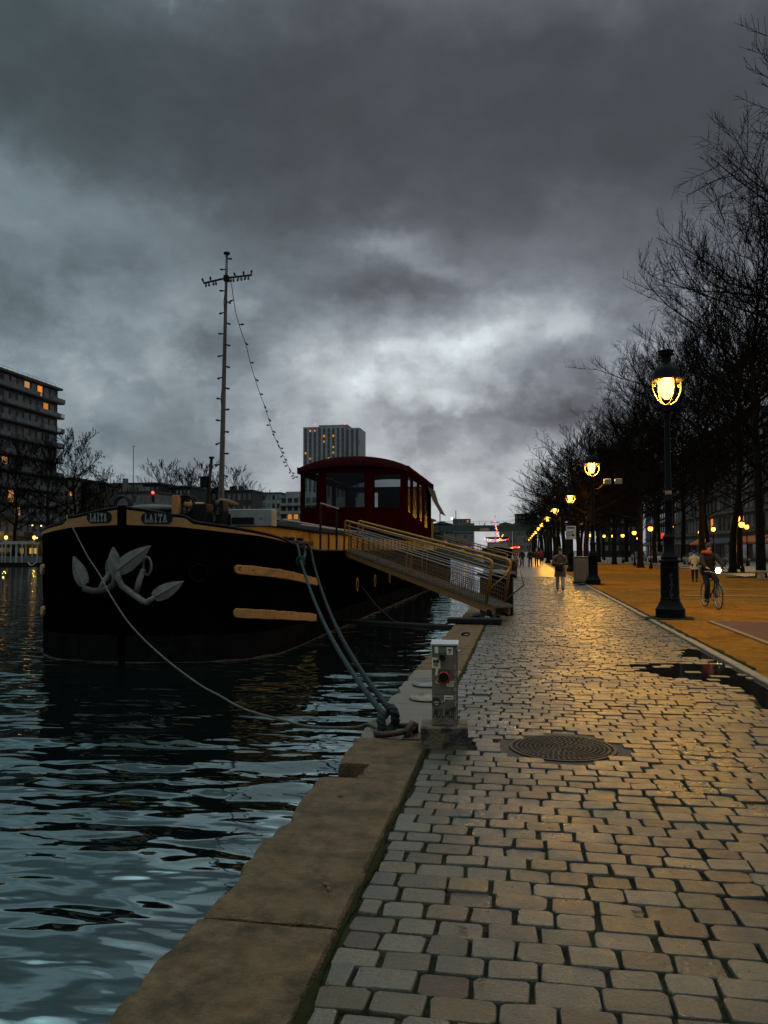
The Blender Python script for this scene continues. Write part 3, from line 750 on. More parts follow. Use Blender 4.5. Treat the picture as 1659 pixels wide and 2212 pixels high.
c = at(330, 1094, 19.6); obj('folded_tarp', MB().sphere((c.x, 19.6, c.z-.06), (.75, .3, .12), 12, 6), mat('grey_tarp', (.10,.10,.085), (.06,.06,.05), 6, .8), barge, smooth=True)
# stove chimney with its lamp box
c0, c1 = at(449, 1080, 22.5), at(457, 990, 22.5); cb = at(443, 1041, 22.5)
ch = obj('stove_chimney', MB().tube([(c0.x, 22.5, 2.0), c0, c1], [.05, .05, .045], 10).lathe([(.05, -.01), (.085, 0), (.085, .04), (.05, .05)], c1.x, c1.y, c1.z, 12), m_black, barge, smooth=True)
obj('navigation_lamp', MB().box(cb.x-.13, cb.x+.10, 22.4, 22.62, cb.z-.14, cb.z+.13, .02).box(cb.x-.16, cb.x+.13, 22.38, 22.64, cb.z+.13, cb.z+.16).box(cb.x-.16, cb.x+.13, 22.38, 22.64, cb.z-.165, cb.z-.14).tube([(cb.x+.1, 22.5, cb.z), (cb.x+.24, 22.5, cb.z)], .03), m_black, ch)
# mast
mA, mB_, mC = at(478, 1072, 23.6), at(490, 549, 23.6), at(489.5, 602, 23.6)
mz = lambda t: mA+(mB_-mA)*t
ms = obj('mast', MB().tube([(mA.x-.02, 23.6, 2.4)]+[mz(t) for t in (0, .3, .6, .9, 1)], [.095, .09, .075, .06, .042, .038], 12), mat('grey_mast_paint', (.03,.03,.03), (.05,.05,.048), 3, .5), barge, smooth=True)
obj('mast_cap', MB().lathe([(.03, -.02), (.10, .0), (.10, .05), (.03, .065)], mB_.x, mB_.y, mB_.z, 14), m_black, ms, smooth=True)
xl, xr = at(439, 612, 23.3), at(544, 594, 23.9)
obj('crosstree', MB().tube([xl, mC+Vector((0, -.06, 0)), xr], .032, 8).box(mC.x-.07, mC.x+.07, mC.y-.1, mC.y+.08, mC.z-.09, mC.z+.09), m_black, ms)
# --- the red canvas cabin
cab = obj('canvas_cabin', MB(), m_red, barge)
def holes_wall(u0, u1, v0, v1, holes, P, Q, mb):
    """wall sheet with rectangular openings; P(u,v) the outer face, Q(u,v) the inner face"""
    us = sorted({u0, u1, *[h[0] for h in holes], *[h[1] for h in holes]}); vs = sorted({v0, v1, *[h[2] for h in holes], *[h[3] for h in holes]})
    for a, c in zip(us, us[1:]):
        for d, e in zip(vs, vs[1:]):
            mu, mv = (a+c)/2, (d+e)/2
            if any(h[0] < mu < h[1] and h[2] < mv < h[3] for h in holes): continue
            mb.quad(P(a, d), P(c, d), P(c, e), P(a, e)); mb.quad(Q(a, e), Q(c, e), Q(c, d), Q(a, d))
    for h in holes:
        a, c, d, e = h
        for (p, q) in (((a, d), (c, d)), ((c, d), (c, e)), ((c, e), (a, e)), ((a, e), (a, d))):
            mb.quad(P(*p), P(*q), Q(*q), Q(*p))
YC, YE, XL, XR, ZB, ZE, ZR = 43.0, 55.5, -12.05, -6.12, 2.45, 6.10, 6.70
fw = [(at(652, 1060, YC).x, at(688, 1060, YC).x, at(652, 1097, YC).z, at(652, 1024, YC).z),
      (at(705, 1060, YC).x, at(787, 1060, YC).x, at(705, 1096, YC).z, at(705, 1022, YC).z),
      (at(809.5, 1060, YC).x, at(864.5, 1060, YC).x, at(809, 1097, YC).z, at(809, 1025, YC).z)]
mb = MB()
fold = lambda u, v: .05*mnoise.noise(Vector((u*1.7, v*.8, 3.3)))
holes_wall(XL, XR, ZB, ZE, fw, lambda u, v: (u, YC+fold(u, v), v), lambda u, v: (u, YC+.05+fold(u, v), v), mb)
sw = [(43.9, 45.1, 3.75, 5.75), (46.0, 47.9, 3.55, 5.7), (48.9, 50.6, 3.45, 5.7), (51.6, 53.6, 3.1, 5.5)]
holes_wall(YC, YE, ZB, ZE, sw, lambda u, v: (XR+fold(u, v), u, v), lambda u, v: (XR-.05+fold(u, v), u, v), mb)
pw = [(43.8, 46.5, 3.6, 5.75), (47.5, 50.5, 3.6, 5.75), (51.5, 54.5, 3.6, 5.75)]
holes_wall(YC, YE, ZB, ZE, pw, lambda u, v: (XL, u, v), lambda u, v: (XL+.05, u, v), mb)
bw = [(-11.5, -9.9, 4.2, 5.7)]
holes_wall(XL, XR, ZB, ZE, bw, lambda u, v: (u, YE+.05, v), lambda u, v: (u, YE, v), mb)
bpy.data.objects.remove(cab); cab = obj('canvas_cabin', mb, m_red, barge)
for i, h in enumerate(fw):
    obj('plastic_window', MB().box(h[0], h[1], YC+.02, YC+.03, h[2], h[3]), m_film if i == 0 else m_filmdark, cab)
m_filmside = film('dull_plastic_window', .62, .3, (.8,.86,.88), .05)
for h in sw: obj('plastic_window', MB().box(XR-.04, XR-.03, h[0], h[1], h[2], h[3]), m_filmside, cab)
for h in pw: obj('plastic_window', MB().box(XL+.03, XL+.04, h[0], h[1], h[2], h[3]), m_film, cab)
rr = []
for yv, dz, pin in ((YC-.22, -.30, 1.0), (YC-.22, -.06, 1.0), (YC-.05, .02, .985), (YC+.7, .09, .97), (YC+4, .12, .97), (YE, .05, .97), (YE+.3, -.1, 1.0)):
    r_ = []
    for k in range(17):
        u = -1+2*k/16; w = (XR-XL)/2+.14
        z = ZE+.10+(ZR-ZE)*(1-abs(u)**2.3)+dz if dz > -.2 else ZE-.16+(ZR-ZE)*(1-abs(u)**2.3)*.55
        r_.append(((XL+XR)/2+u*w*pin, yv, z))
    rr.append(r_)
obj('cabin_roof', MB().slab(rr, lambda p: (p[0], p[1]+.01, p[2]-.04)), m_roof, cab, smooth=True)
vl = MB()
for sx, sg in ((XR+.14, 1), (XL-.14, -1)):
    vl.slab([[(sx+sg*.03*mnoise.noise(Vector((yv*.8, 0, z))), yv, z) for yv in [YC-.22+.5*k for k in range(27)]] for z in (ZE-.22+.0, ZE+.14)], lambda p: (p[0]-sg*.02, p[1], p[2]))
obj('valance', vl, m_red, cab)
aw = at_x(944, 1116, -5.2)
obj('awning_flap', MB().slab([[(XR+.1, 52.6, 5.9), (XR+.1, 57, 5.9)], [(-5.75, 53, 5.0), (-5.75, 57, 5.0)], [(-5.25, 53.3, 4.1), (-5.25, 57, 4.1)]], lambda p: (p[0], p[1], p[2]-.03)), m_black, cab)
obj('awning_pole', MB().tube([(-5.6, 56.5, 1.62), (-5.6, 56.5, 4.4)], .035), m_black, cab)
obj('inner_table', MB().box(-11.2, -8.8, 46, 49, 3.2, 3.3).box(-8.3, -7, 45, 53, 2.8, 4.1).box(-11.6, -11, 47.5, 53, 2.8, 4.0), m_black, cab)
obj('wheelhouse', MB().box(BX-2.2, BX+2.2, 60, 66, 1.6, 4.0, .05).box(BX-2.4, BX+2.4, 59.7, 66.3, 4.0, 4.15), m_black, barge)
# stanchions and pale hand rail by the gangway
for px, pt in ((692, 1090), (727, 1099)):
    a = at_x(px, 1186, -6.12); t = at_x(px, pt, -6.12)
    obj('stanchion', MB().tube([(a.x, a.y, 1.6), (a.x, a.y, t.z)], .035, 8), m_black, barge)
a, c = at_x(693, 1087, -6.12), at_x(731, 1099, -6.12)
obj('hand_rail', MB().tube([a, c], .025, 8), m_white, barge)
a, c = at_x(640, 1130, -6.6), at_x(700, 1146, -6.6)
obj('boat_hook', MB().tube([(-6.75, 24.2, 2.44), (-6.75, 30.5, 2.40)], .03).tube([(-6.9, 27, 2.48), (-6.9, 36, 2.4)], .028).tube([(-7.05, 23.2, 2.56), (-7.0, 27.5, 2.5)], .035), m_white, barge)
# bollards where the mooring ropes are made fast
bo = MB()
for s in (5.05, 5.6, 6.5):
    p = hp(s, 1.6, -.22); bo.lathe([(.09, 0), (.08, .02), (.07, .36), (.10, .38), (.10, .44), (.05, .46)], p[0], p[1], 1.55, 14)
obj('mooring_bollard', bo, m_black, barge, smooth=True)
obj('fairlead', MB().box(hp(5.3, 0, -.15)[0]-.1, hp(5.3, 0, -.15)[0]+.25, 20.9, 22.6, 1.80, 1.90, .02), m_black, barge)

# ------------------------------------------------------------------ the two anchors stowed against the bow
def fluke(tip, base, width, off_t, off_b, bulge, mb):
    """leaf-shaped palm between tip and base, in (s, z) on the bow, with a ridge"""
    T, Bs = Vector(tip), Vector(base); ax = T-Bs; L_ = ax.length; ax.normalize(); n = Vector((-ax.y, ax.x))
    rows = []
    for t, w in ((0, .62), (.1, .86), (.3, 1.0), (.5, .92), (.7, .68), (.85, .4), (.95, .17), (1, .05)):
        r_ = []
        for q, lift in ((-1, 0), (-.45, .35), (-.12, .55), (0, 1), (.12, .55), (.45, .35), (1, 0)):
            p = Bs+ax*L_*t+n*width/2*w*q
            r_.append(hp(p.x, p.y, off_b+(off_t-off_b)*t+bulge*lift*w))
        rows.append(r_)
    mb.slab(rows, lambda p: (p[0], p[1]+.05, p[2]))
def anchor(label, fl, arms, shank, ring, dark):
    a = thing('anchor', label, 'anchor', hp(arms[len(arms)//2][0], arms[len(arms)//2][1], .2), group='anchors at the bow of the barge')
    for f in fl:
        mb = MB(); fluke(*f, mb); obj('fluke', mb, m_anchor, a, smooth=False, fix=True)
    obj('arm', MB().tube([hp(*p) for p in arms], [.05]+[.075]*(len(arms)-2)+[.05], 10), m_anchor_dark if dark else m_anchor, a, smooth=True)
    obj('shank', MB().tube([hp(*p) for p in shank], [.07, .075, .06], 10), m_anchor, a, smooth=True)
    rg = MB().tube([hp(ring[0]+ring[2]*.55*math.cos(k*.3142), ring[1]+ring[2]*math.sin(k*.3142), .10+.06*math.cos(k*.3142)) for k in range(20)], .03, 8, closed=True)
    obj('hawse_ring', rg, m_anchor, a, smooth=True)
anchor('silver double fluke anchor under the first name plate, half behind the white line',
       [((-1.18, 1.497), (-.84, .83), .36, .16, .22, .06), ((-.10, 1.72), (-.03, 1.08), .33, .26, .30, .05)],
       [(-.84, .85, .22), (-.82, .74, .22), (-.62, .69, .20), (-.44, .70, .2), (-.2, .76, .24), (-.05, .86, .28), (-.03, 1.1, .29)],
       [(-.45, .70, .2), (-.32, .95, .18), (-.22, 1.14, .10)], (-.26, 1.22, .21), True)
anchor('silver double fluke anchor under the second name plate, with its large fluke pointing up',
       [((.80, 1.745), (.10, 1.17), .40, .34, .40, .07), ((1.48, .925), (.90, .56), .34, .30, .36, .07)],
       [(.14, 1.2, .38), (.09, 1.0, .36), (.15, .82, .30), (.4, .63, .28), (.62, .48, .30), (.74, .44, .33), (.92, .58, .36)],
       [(.46, .66, .24), (.52, .95, .2), (.58, 1.2, .12)], (.66, 1.27, .21), False)
# ================================================================== GANGWAY
m_gy = mat('yellow_gangway_paint', (.30,.145,.010), (.22,.10,.008), 5, .5, spec=.3, stain=(.12,.06,.02), stain_scale=6, stain_at=(.6,.66))
m_gwhite = mat('grey_rail_paint', (.20,.19,.17), (.14,.13,.11), 6, .55)
m_gtan = mat('tan_gangway_beam', (.24,.125,.045), (.185,.095,.034), 3, .6, spec=.3, stain=(.15,.08,.03), stain_scale=3, stain_at=(.58,.7))
m_gdeck = mat('galvanised_tread', (.17,.15,.12), (.11,.095,.078), 9, .5, metal=.3)
m_net = mat('brown_netting', (.085,.048,.02), (.055,.032,.014), 4, .8)
m_bolt = mat('dark_steel', (.006,.0058,.0055), (.011,.0095,.008), 9, .6, spec=.15)
def make_gangway(A, B, wd, label, group):
    """A foot end on the boat, B foot end on the quay, wd towards the far side"""
    g = thing('gangway', label, 'gangway', B, group=group)
    A, B = Vector(A), Vector(B); d = B-A; L_ = d.length; d.normalize()
    hz = Vector((d.x, d.y, 0)).normalized(); n = Vector((-hz.y, hz.x, 0)); n = n if n.y > 0 else -n     # far side
    up = n.cross(d); up = up if up.z > 0 else -up
    P = lambda t, w, h: A+d*(t*L_)+n*w+up*h
    def bar(mb, t0, t1, w0, w1, h0, h1):
        c = [P(t, w, h) for h in (h0, h1) for w, t in ((w0, t0), (w0, t1), (w1, t1), (w1, t0))]; k = len(mb.v)
        mb.v += [tuple(q) for q in c]
        for f in ((0,3,2,1),(4,5,6,7),(0,1,5,4),(1,2,6,5),(2,3,7,6),(3,0,4,7)): mb.f.append(tuple(k+i for i in f))
    for w in (0, wd-.05):
        m_ = MB(); bar(m_, 0, .965, w, w+.05, -.21, -.035); o = obj('side_beam', m_, m_gtan, g, fix=True)
    # tread deck: cross slats with gaps, raised cleats at the edges
    m_ = MB(); N = int(L_/.11)
    for k in range(N):
        t = k/N; t *= .975; bar(m_, t+.0, t+.55/N, -.03, wd+.03, -.030, 0.0); bar(m_, t+.2/N, t+.42/N, -.035, wd+.035, .002, .028)
    bar(m_, .0, .97, wd*.22, wd*.30, -.04, -.033); bar(m_, 0, .97, wd*.7, wd*.78, -.04, -.033)
    obj('tread_deck', m_, m_gdeck, g)
    H0 = 1.02
    for w, nm in ((-.02, 'near'), (wd+.02, 'far')):
        rail = MB()
        rail.tube([P(.004, w, 0), P(.004, w, H0-.08), P(.008, w, H0-.02), P(.018, w, H0), P(.93, w, H0+.02), P(.945, w, H0), P(.95, w, H0-.07), P(.935, w, .0)], .034, 8)
        o = obj('handrail', rail, m_gy, g, smooth=True)
        for t in (.045, .50, .53):
            obj('stanchion', MB().tube([P(t, w, -.02), P(t, w, H0-.03)], .02 if t > .1 else .026, 8), m_gy, o)
        for hgt, mm in ((.86, m_gwhite), (.66, m_gwhite), (.58, m_gwhite)):
            obj('wire_rail', MB().tube([P(.006, w, hgt), P(.945, w, hgt)], .017, 6), mm, o)
        # netting: diagonal-free square mesh, sagging a little
        nm_ = MB(); hx = .46; K = int(L_/.115)
        for k in range(K+1):
            t = .05+.88*k/K; j = .006*nz2(k, w, .9)
            nm_.tube([P(t+j, w, .02), P(t+j*.3, w+.012, hx*.5), P(t, w, hx)], .0075, 4, cap=False)
        for q in range(5):
            hq = .05+(hx-.05)*q/4
            nm_.tube([P(.05+.88*k/24, w+.008*math.sin(k*1.7+q), hq+.008*math.sin(k*2.3)) for k in range(25)], .011 if q == 4 else .0075, 4, cap=False)
        obj('net', nm_, m_net, o)
    obj('brace', MB().tube([P(.95, wd+.02, H0-.12), P(.965, wd*.6, H0-.3), P(.945, .05, .42), P(.93, -.02, .10)], .018, 8), m_gy, g, smooth=True)
    br2 = MB().tube([P(.93, wd+.02, .02), P(1.005, wd+.05, .55), P(.985, wd+.05, H0-.1)], .018, 8)
    obj('brace', br2, m_gy, g, smooth=True)
    wh = MB()
    for w in (-.02, wd+.02):
        c = P(.95, w, -.2); wh.tube([c-n*.03, c+n*.03], .085, 14)
    wh.tube([P(.95, -.03, -.2), P(.95, wd+.03, -.2)], .02)
    obj('roller', wh, m_bolt, g, smooth=False)
    hk = MB(); bar(hk, -.012, .012, -.06, wd+.06, -.2, -.03); obj('hinge', hk, m_bolt, g)
    return g
_g = gz(1085, 1316, .31)
GA, GB = (-6.02, 27.1, 1.66), tuple(_g)
make_gangway(GA, GB, .45, 'ochre gangway with netted railings reaching from the barge down to the quay', 'gangways')
make_gangway((-5.9, 55.5, 1.66), (-.5, 46.2, .31), .56, 'second gangway further along the quay, behind the nearer dark box', 'gangways')
# ------------------------------------------------------------------ dark boxes and steel beams by the gangways
m_box = mat('dark_box_boards', (.0055,.005,.0045), (.009,.0075,.006), 6, .7, spec=.12)
m_boxlid = mat('weathered_lid', (.05,.045,.037), (.025,.022,.018), 4, .5, bump=.05)
m_boxside = mat('lamplit_box_side', (.085,.062,.035), (.06,.042,.024), 5, .65)  # lamplight on the box's end face is put into this lighter colour
def quay_box(x0, x1, y0, y1, h, label):
    t = thing('quay_box', label, 'box', ((x0+x1)/2, (y0+y1)/2, 0), group='dark boxes at the gangway feet')
    b = MB().box(x0, x1, y0, y1, 0, h-.10, .01)
    for k in range(5):
        xx = x0+(x1-x0)*(k+.5)/5; b.box(xx-.07, xx+.07, y0-.012, y0-.0005, .03, h-.14)
    obj('body', b, m_box, t)
    obj('lit_side_face', MB().box(x1+.001, x1+.02, y0+.02, y1-.02, .02, h-.12), m_boxside, t)
    l = MB()
    for a, z0, z1 in ((.0, h-.10, h-.06), (.05, h-.06, h-.02), (.08, h-.02, h)): l.box(x0-a, x1+a, y0-a, y1+a, z0, z1)
    obj('rim', l, m_box, t)
    obj('lid', MB().sphere(((x0+x1)/2, (y0+y1)/2, h+.002), ((x1-x0)/2*.86, (y1-y0)/2*.85, .10), 20, 8), m_boxlid, t, smooth=True)
quay_box(-1.02, -.20, 20.45, 21.2, 1.05, 'dark box with domed lid and stepped rim standing at the foot of the ochre gangway')
quay_box(-.85, -.22, 48.3, 49.2, 1.05, 'second dark box, further along the quay edge behind the gangway foot')
bm_ = thing('steel_beam', 'black steel beam lying across the coping under the end of the gangway', 'beam', (-1, 18.0, 0))
obj('beam', MB().box(-1.62, -.42, 17.85, 18.25, .012, .13, .012), m_bolt, bm_)
obj('bracket', MB().box(-.95, -.80, 18.3, 19.6, .02, .09, .01).tube([(-.62, 18.3, .1), (-.5, 19.1, .22)], .03).box(-1.15, -.5, 19.4, 20.4, .0, .08, .01), m_bolt, bm_)
obj('strip', MB().xf(Matrix.Identity(4)).box(-.82, -.70, 18.35, 19.0, .095, .11), m_gwhite, bm_)
sb = obj('spacer_boom', MB().tube([(-6.05, 26.2, -.72), (-1.55, 18.55, -.15)], .075, 10), m_bolt)
tag(sb, 'black spacer pole reaching over the water from the hull to the quay edge', 'pole')
sb = obj('slack_cable', MB().tube([(-6.0, 30, .3), (-5.0, 27.5, -.25), (-4.0, 25.0, -.55), (-3.0, 22.6, -.6), (-2.2, 20.5, -.4), (-1.5, 18.9, .02)], .022, 6), m_black, smooth=True)
tag(sb, 'thin black cable sagging over the water under the gangway', 'cable')
lp = obj('iron_loop', MB().tube([(-1.05+.07*math.cos(a), 15.5+.05*math.sin(a*2), .03+.03*math.sin(a)) for a in [k*.4 for k in range(15)]], .018, 6), m_bolt, smooth=True)
tag(lp, 'small rusty iron loop lying alone on the coping before the steel beam', 'loop')
# ================================================================== ROPES
def spline(P, per=6):
    P = [Vector(p) for p in P]; out = []
    for i in range(len(P)-1):
        a, b_, c, d = P[max(i-1, 0)], P[i], P[i+1], P[min(i+2, len(P)-1)]
        for k in range(per):
            t = k/per
            out.append(.5*((2*b_)+(c-a)*t+(2*a-5*b_+4*c-d)*t*t+(3*b_-a-3*c+d)*t**3))
    out.append(P[-1]); return out
def resample(P, step):
    out = [P[0]]; acc = 0
    for a, b_ in zip(P, P[1:]):
        L_ = (b_-a).length; d = step-acc
        while d <= L_: out.append(a+(b_-a)*(d/L_)); d += step
        acc = L_-(d-step)
    out.append(P[-1]); return out
def laid_rope(P, r, pitch, mb=None, strands=3):
    P = resample(spline(P), pitch/6); mb = mb or MB()
    for sgi in range(strands):
        pts = []
        for i, p in enumerate(P):
            t = (P[min(i+1, len(P)-1)]-P[max(i-1, 0)]).normalized(); u = t.cross(Vector((0,0,1))); u = u.normalized() if u.length > .01 else Vector((1,0,0)); w = u.cross(t)
            a = 2*math.pi*(i/6+sgi/strands); pts.append(p+(u*math.cos(a)+w*math.sin(a))*r*.5)
        mb.tube(pts, r*.56, 6)
    return mb
m_teal = mat('teal_rope', (.026,.046,.050), (.014,.025,.028), 12, .85, spec=.2)
m_tealwet = mat('worn_grey_rope', (.018,.026,.028), (.010,.014,.015), 12, .8, spec=.2)
m_wrope = mat('pale_line', (.125,.12,.092), (.075,.07,.055), 10, .85, spec=.2)
h1, h2 = Vector(hp(5.15, 1.80, .06)), Vector(hp(6.55, 1.72, .05))
RING = Vector((-1.14, 7.12, .06))
def sag(a, b_, s, n=8):
    a, b_ = Vector(a), Vector(b_); return [a+(b_-a)*(k/n)-Vector((0,0,s*4*(k/n)*(1-k/n))) for k in range(n+1)]
ra = sag(h1, (-1.24, 7.30, .13), .42)
mb = laid_rope([hp(5.1, 1.9, -.25), h1]+ra[1:], .031, .15)
k1 = ra[1]; mb2 = MB()
r1 = tag(obj('mooring_rope', mb, m_teal, smooth=True), 'thick teal mooring rope with a knot near the barge', 'rope', 'teal mooring ropes')
kn = laid_rope([k1+Vector((.09*math.cos(a), .09*math.sin(a)*.6, .10*math.sin(a*1.7)-.02)) for a in [q*.7 for q in range(12)]], .035, .14)
obj('knot', kn, m_teal, r1, smooth=True)
obj('tail', laid_rope([h1+Vector((.12, .25, .06)), h1+Vector((.22, .05, -.25)), k1+Vector((.05, 0, .02))], .036, .16), m_teal, r1, smooth=True)
rb_ = sag(h2, (-1.14, 7.24, .15), .46)
r2 = tag(obj('mooring_rope', laid_rope([hp(6.5, 1.85, -.25), h2]+rb_[1:], .031, .15), m_tealwet, smooth=True), 'plain grey mooring rope without a knot, made fast further aft', 'rope', 'teal mooring ropes')
obj('ring_hitch', laid_rope([RING+Vector((-.08, .12, .1)), RING+Vector((-.1, .0, .09)), RING+Vector((-.07, -.03, -.03)), RING+Vector((.0, .1, .0)), RING+Vector((.02, .05, .12)), RING+Vector((-.04, .12, .16))], .045, .15), m_tealwet, r2, smooth=True)
wp = [(-10.9, 17.9, 2.50), (-10.64, 17.50, 2.378), (-10.214,17.043,2.143), (-9.242,15.986,1.53), (-8.477,15.154,1.149), (-7.96,14.591,.816), (-6.942,13.484,.319), (-5.726,12.161,-.031), (-4.573,10.907,-.246), (-3.992,10.274,-.293), (-3.41,9.642,-.335), (-2.653,8.817,-.274), (-2.191,8.315,-.222), (-1.607,7.68,-.07), (-1.43,7.47,.012), (-1.30,7.25,.03), (-1.27,7.16,.05)]
tag(obj('bow_line', laid_rope(wp, .014, .08), m_wrope, smooth=True), 'thin pale line sagging from the bow over the water to the iron ring', 'rope')
# mooring ring and its staple
m_rust = mat('rusty_iron', (.035,.022,.016), (.065,.036,.022), 14, .55, metal=.5, bump=.1, bscale=60)
rg = thing('mooring_ring', 'heavy rusty iron mooring ring set in the coping beside the graffiti cabinet', 'ring', (-1.10, 7.12, 0))
obj('ring', MB().tube([(-1.12+.165*math.cos(a), 7.13+.15*math.sin(a), .045+.025*math.cos(a)) for a in [k*2*math.pi/32 for k in range(32)]], .026, 10, closed=True), m_rust, rg, smooth=True)
obj('staple', MB().tube([(-.99, 7.02, -.02), (-.99, 7.03, .08), (-.96, 7.1, .115), (-.94, 7.18, .09), (-.94, 7.2, -.02)], .03, 10), m_rust, rg, smooth=True)
obj('plate', MB().box(-1.03, -.88, 6.96, 7.24, -.01, .014, .004), m_rust, rg)
# painted discs on the coping
for cx, cyy, c1, c2, lab in ((-1.11, 9.80, (.14,.155,.17), (.035,.034,.03), 'worn blue white round mark painted on the coping behind the cabinet'), (-1.02, 8.9, (.20,.165,.14), (.09,.045,.035), 'worn white and pink round mark painted on the coping behind the ring')):
    P = [(cx+.20*math.cos(2*math.pi*k/30), cyy+.20*math.sin(2*math.pi*k/30), .016) for k in range(30)]
    o = tag(obj('painted_mark', MB().poly(P), mat('worn_road_paint', c1, c2, 14, .6, contrast=(.45,.6))), lab, 'mark')
    obj('rim', MB().tube(P, .012, 4, closed=True), mat('faded_rim_paint', c2, c1, 9, .6), o)
# ================================================================== GRAFFITI CABINET
m_cab = mat('brushed_cabinet_steel', (.155,.125,.088), (.115,.09,.06), 5, .5, metal=.1, stain=(.075,.05,.028), stain_scale=9, stain_at=(.5,.68))
m_cabtop = mat('bare_steel_lid', (.34,.35,.35), (.28,.29,.29), 5, .28, metal=.6)
m_cabside = mat('rust_brown_side', (.13,.075,.04), (.085,.05,.028), 5, .55)
m_conc = mat('damp_concrete', (.11,.08,.045), (.07,.05,.03), 6, .7, bump=.15, bscale=40, stain=(.012,.010,.007), stain_scale=5, stain_at=(.50,.56))
m_ink = mat('black_marker', (.008,.008,.009), None, rough=.4)
m_cream = mat('cream_sticker', (.66,.58,.40), (.54,.47,.32), 20, .55)
m_paleink = mat('pale_marker', (.34,.31,.26), None, rough=.6)
CX0, CX1, CY0, CY1, CZ0, CZ1 = -.750, -.542, 6.74, 7.02, .18, .865
pc = thing('service_cabinet', 'steel cabinet with red and green sockets, stickers and black graffiti on a concrete block', 'cabinet', (-.645, 6.88, 0))
pr_ = Matrix.Translation((-.645, 6.88, 0)) @ Matrix.Rotation(R(4), 4, 'Z') @ Matrix.Translation((.645, -6.88, 0))
X = lambda m_: m_.xf(pr_)
obj('plinth', X(MB().box(-.845, -.450, 6.69, 7.03, -.03, .18, .012)), m_conc, pc)
cb = obj('body', X(MB().box(CX0, CX1, CY0, CY1, CZ0, CZ1-.02, .004)), m_cab, pc)
obj('side_panel', X(MB().box(CX1+.0005, CX1+.007, CY0+.03, CY1-.01, CZ0+.01, CZ1-.05)), m_cabside, pc)
obj('lid', X(MB().box(CX0-.012, CX1+.014, CY0-.016, CY1+.01, CZ1-.019, CZ1, .003)), m_cabtop, pc)
obj('upper_door', X(MB().box(CX0+.022, CX1-.028, CY0-.007, CY0-.0005, .445, CZ1-.03, .002)), m_cab, pc)
obj('lower_door', X(MB().box(CX0+.006, CX1-.028, CY0-.007, CY0-.0005, CZ0+.012, .438, .002)), m_cab, pc)
obj('lock', X(MB().tube([(-.665, CY0-.022, .385), (-.665, CY0-.006, .385)], .009, 10)), m_cabtop, pc)
obj('bolt', X(MB().tube([(CX1+.006, CY0+.02, .80), (CX1+.028, CY0+.02, .80)], .010, 8)), m_cabtop, pc)
yf = CY0-.0085
def onface(u, v): return (CX0+u*(CX1-CX0), yf, v)
def socket(cx, cz, r, m, name):
    b_ = MB()
    pr2 = [(r*.9, .0), (r, .012), (r, .045), (r*.86, .055), (r*.80, .05), (r*.78, .03), (0.004, .028)]
    b_.lathe(pr2, 0, 0, 0, 26); b_.xf(Matrix.Translation((cx, yf, cz)) @ Matrix.Rotation(R(90), 4, 'X'))
    o = obj(name, X(b_), m, pc, smooth=False)
    obj('cap', X(MB().tube([(cx, yf-.052, cz), (cx, yf-.03, cz)], r*.74, 24).box(cx-r*.3, cx+r*.3, yf-.056, yf-.05, cz+r*.3, cz+r*.42)), m_box, o)
    obj('hinge_plate', X(MB().box(cx-r*.9, cx+r*.95, yf-.016, yf-.001, cz-r*.9, cz+r*1.25, .003)), mat('socket_back_plate', (.03,.026,.022), (.05,.04,.03), 20, .6), o)
socket(CX0+.088, .756, .030, mat('dark_green_plastic', (.014,.045,.035), (.01,.03,.025), 20, .4), 'green_socket')
socket(CX0+.100, .590, .050, mat('red_plastic', (.30,.010,.012), (.22,.008,.01), 20, .35), 'red_socket')
def sticker(u0, u1, v0, v1, m, name='sticker', tilt=0, y=yf):
    b_ = MB().box(CX0+u0, CX0+u1, y-.0015, y, v0, v1)
    c = Vector((CX0+(u0+u1)/2, y, (v0+v1)/2)); b_.xf(Matrix.Translation(c) @ Matrix.Rotation(R(tilt), 4, 'Y') @ Matrix.Translation(-c))
    return obj(name, X(b_), m, pc)
sticker(.024, .054, .785, .84, m_cream)
s_ = sticker(.124, .176, .772, .834, m_cream); obj('print', X(MB().box(CX0+.134, CX0+.166, yf-.003, yf-.002, .808, .822).box(CX0+.145, CX0+.155, yf-.003, yf-.002, .785, .803)), m_ink, s_)
s_ = sticker(.001, .072, .660, .748, m_cream)                                     # black and white sticker: plain dark shape with scribble
pk = MB(); 
pk.poly([(CX0+.012, yf-.003, .706), (CX0+.062, yf-.003, .706), (CX0+.058, yf-.003, .724), (CX0+.056, yf-.003, .740), (CX0+.040, yf-.003, .727), (CX0+.026, yf-.003, .728), (CX0+.013, yf-.003, .741), (CX0+.014, yf-.003, .72)])
for q in strokes('OO', CX0+.016, .675, .014, .026, .006, .005): pk.poly([(p.x, yf-.0035, p.y) for p in q])
obj('print', X(pk), m_ink, s_)
sticker(.030, .052, .60, .66, m_cream, tilt=8)
s_ = sticker(.036, .066, .535, .575, m_cream, tilt=20); obj('print', X(MB().box(CX0+.042, CX0+.060, yf-.003, yf-.002, .542, .566)), mat('blue_grey_print', (.09,.10,.12)), s_)
s_ = sticker(.120, .184, .510, .556, m_cream); pk = MB()
for q in strokes('MMOM', CX0+.135, .537, .009, .010, .003, .002)+strokes('OCMO', CX0+.135, .521, .009, .010, .003, .002): pk.poly([(p.x, yf-.003, p.y) for p in q])
obj('print', X(pk), mat('brown_print', (.16,.11,.06)), s_)
s_ = sticker(.100, .180, .404, .436, m_cream); obj('print', X(MB().box(CX0+.114, CX0+.176, yf-.003, yf-.002, .416, .422)), m_ink, s_)
s_ = sticker(.10, .106, .385, .425, m_cream)
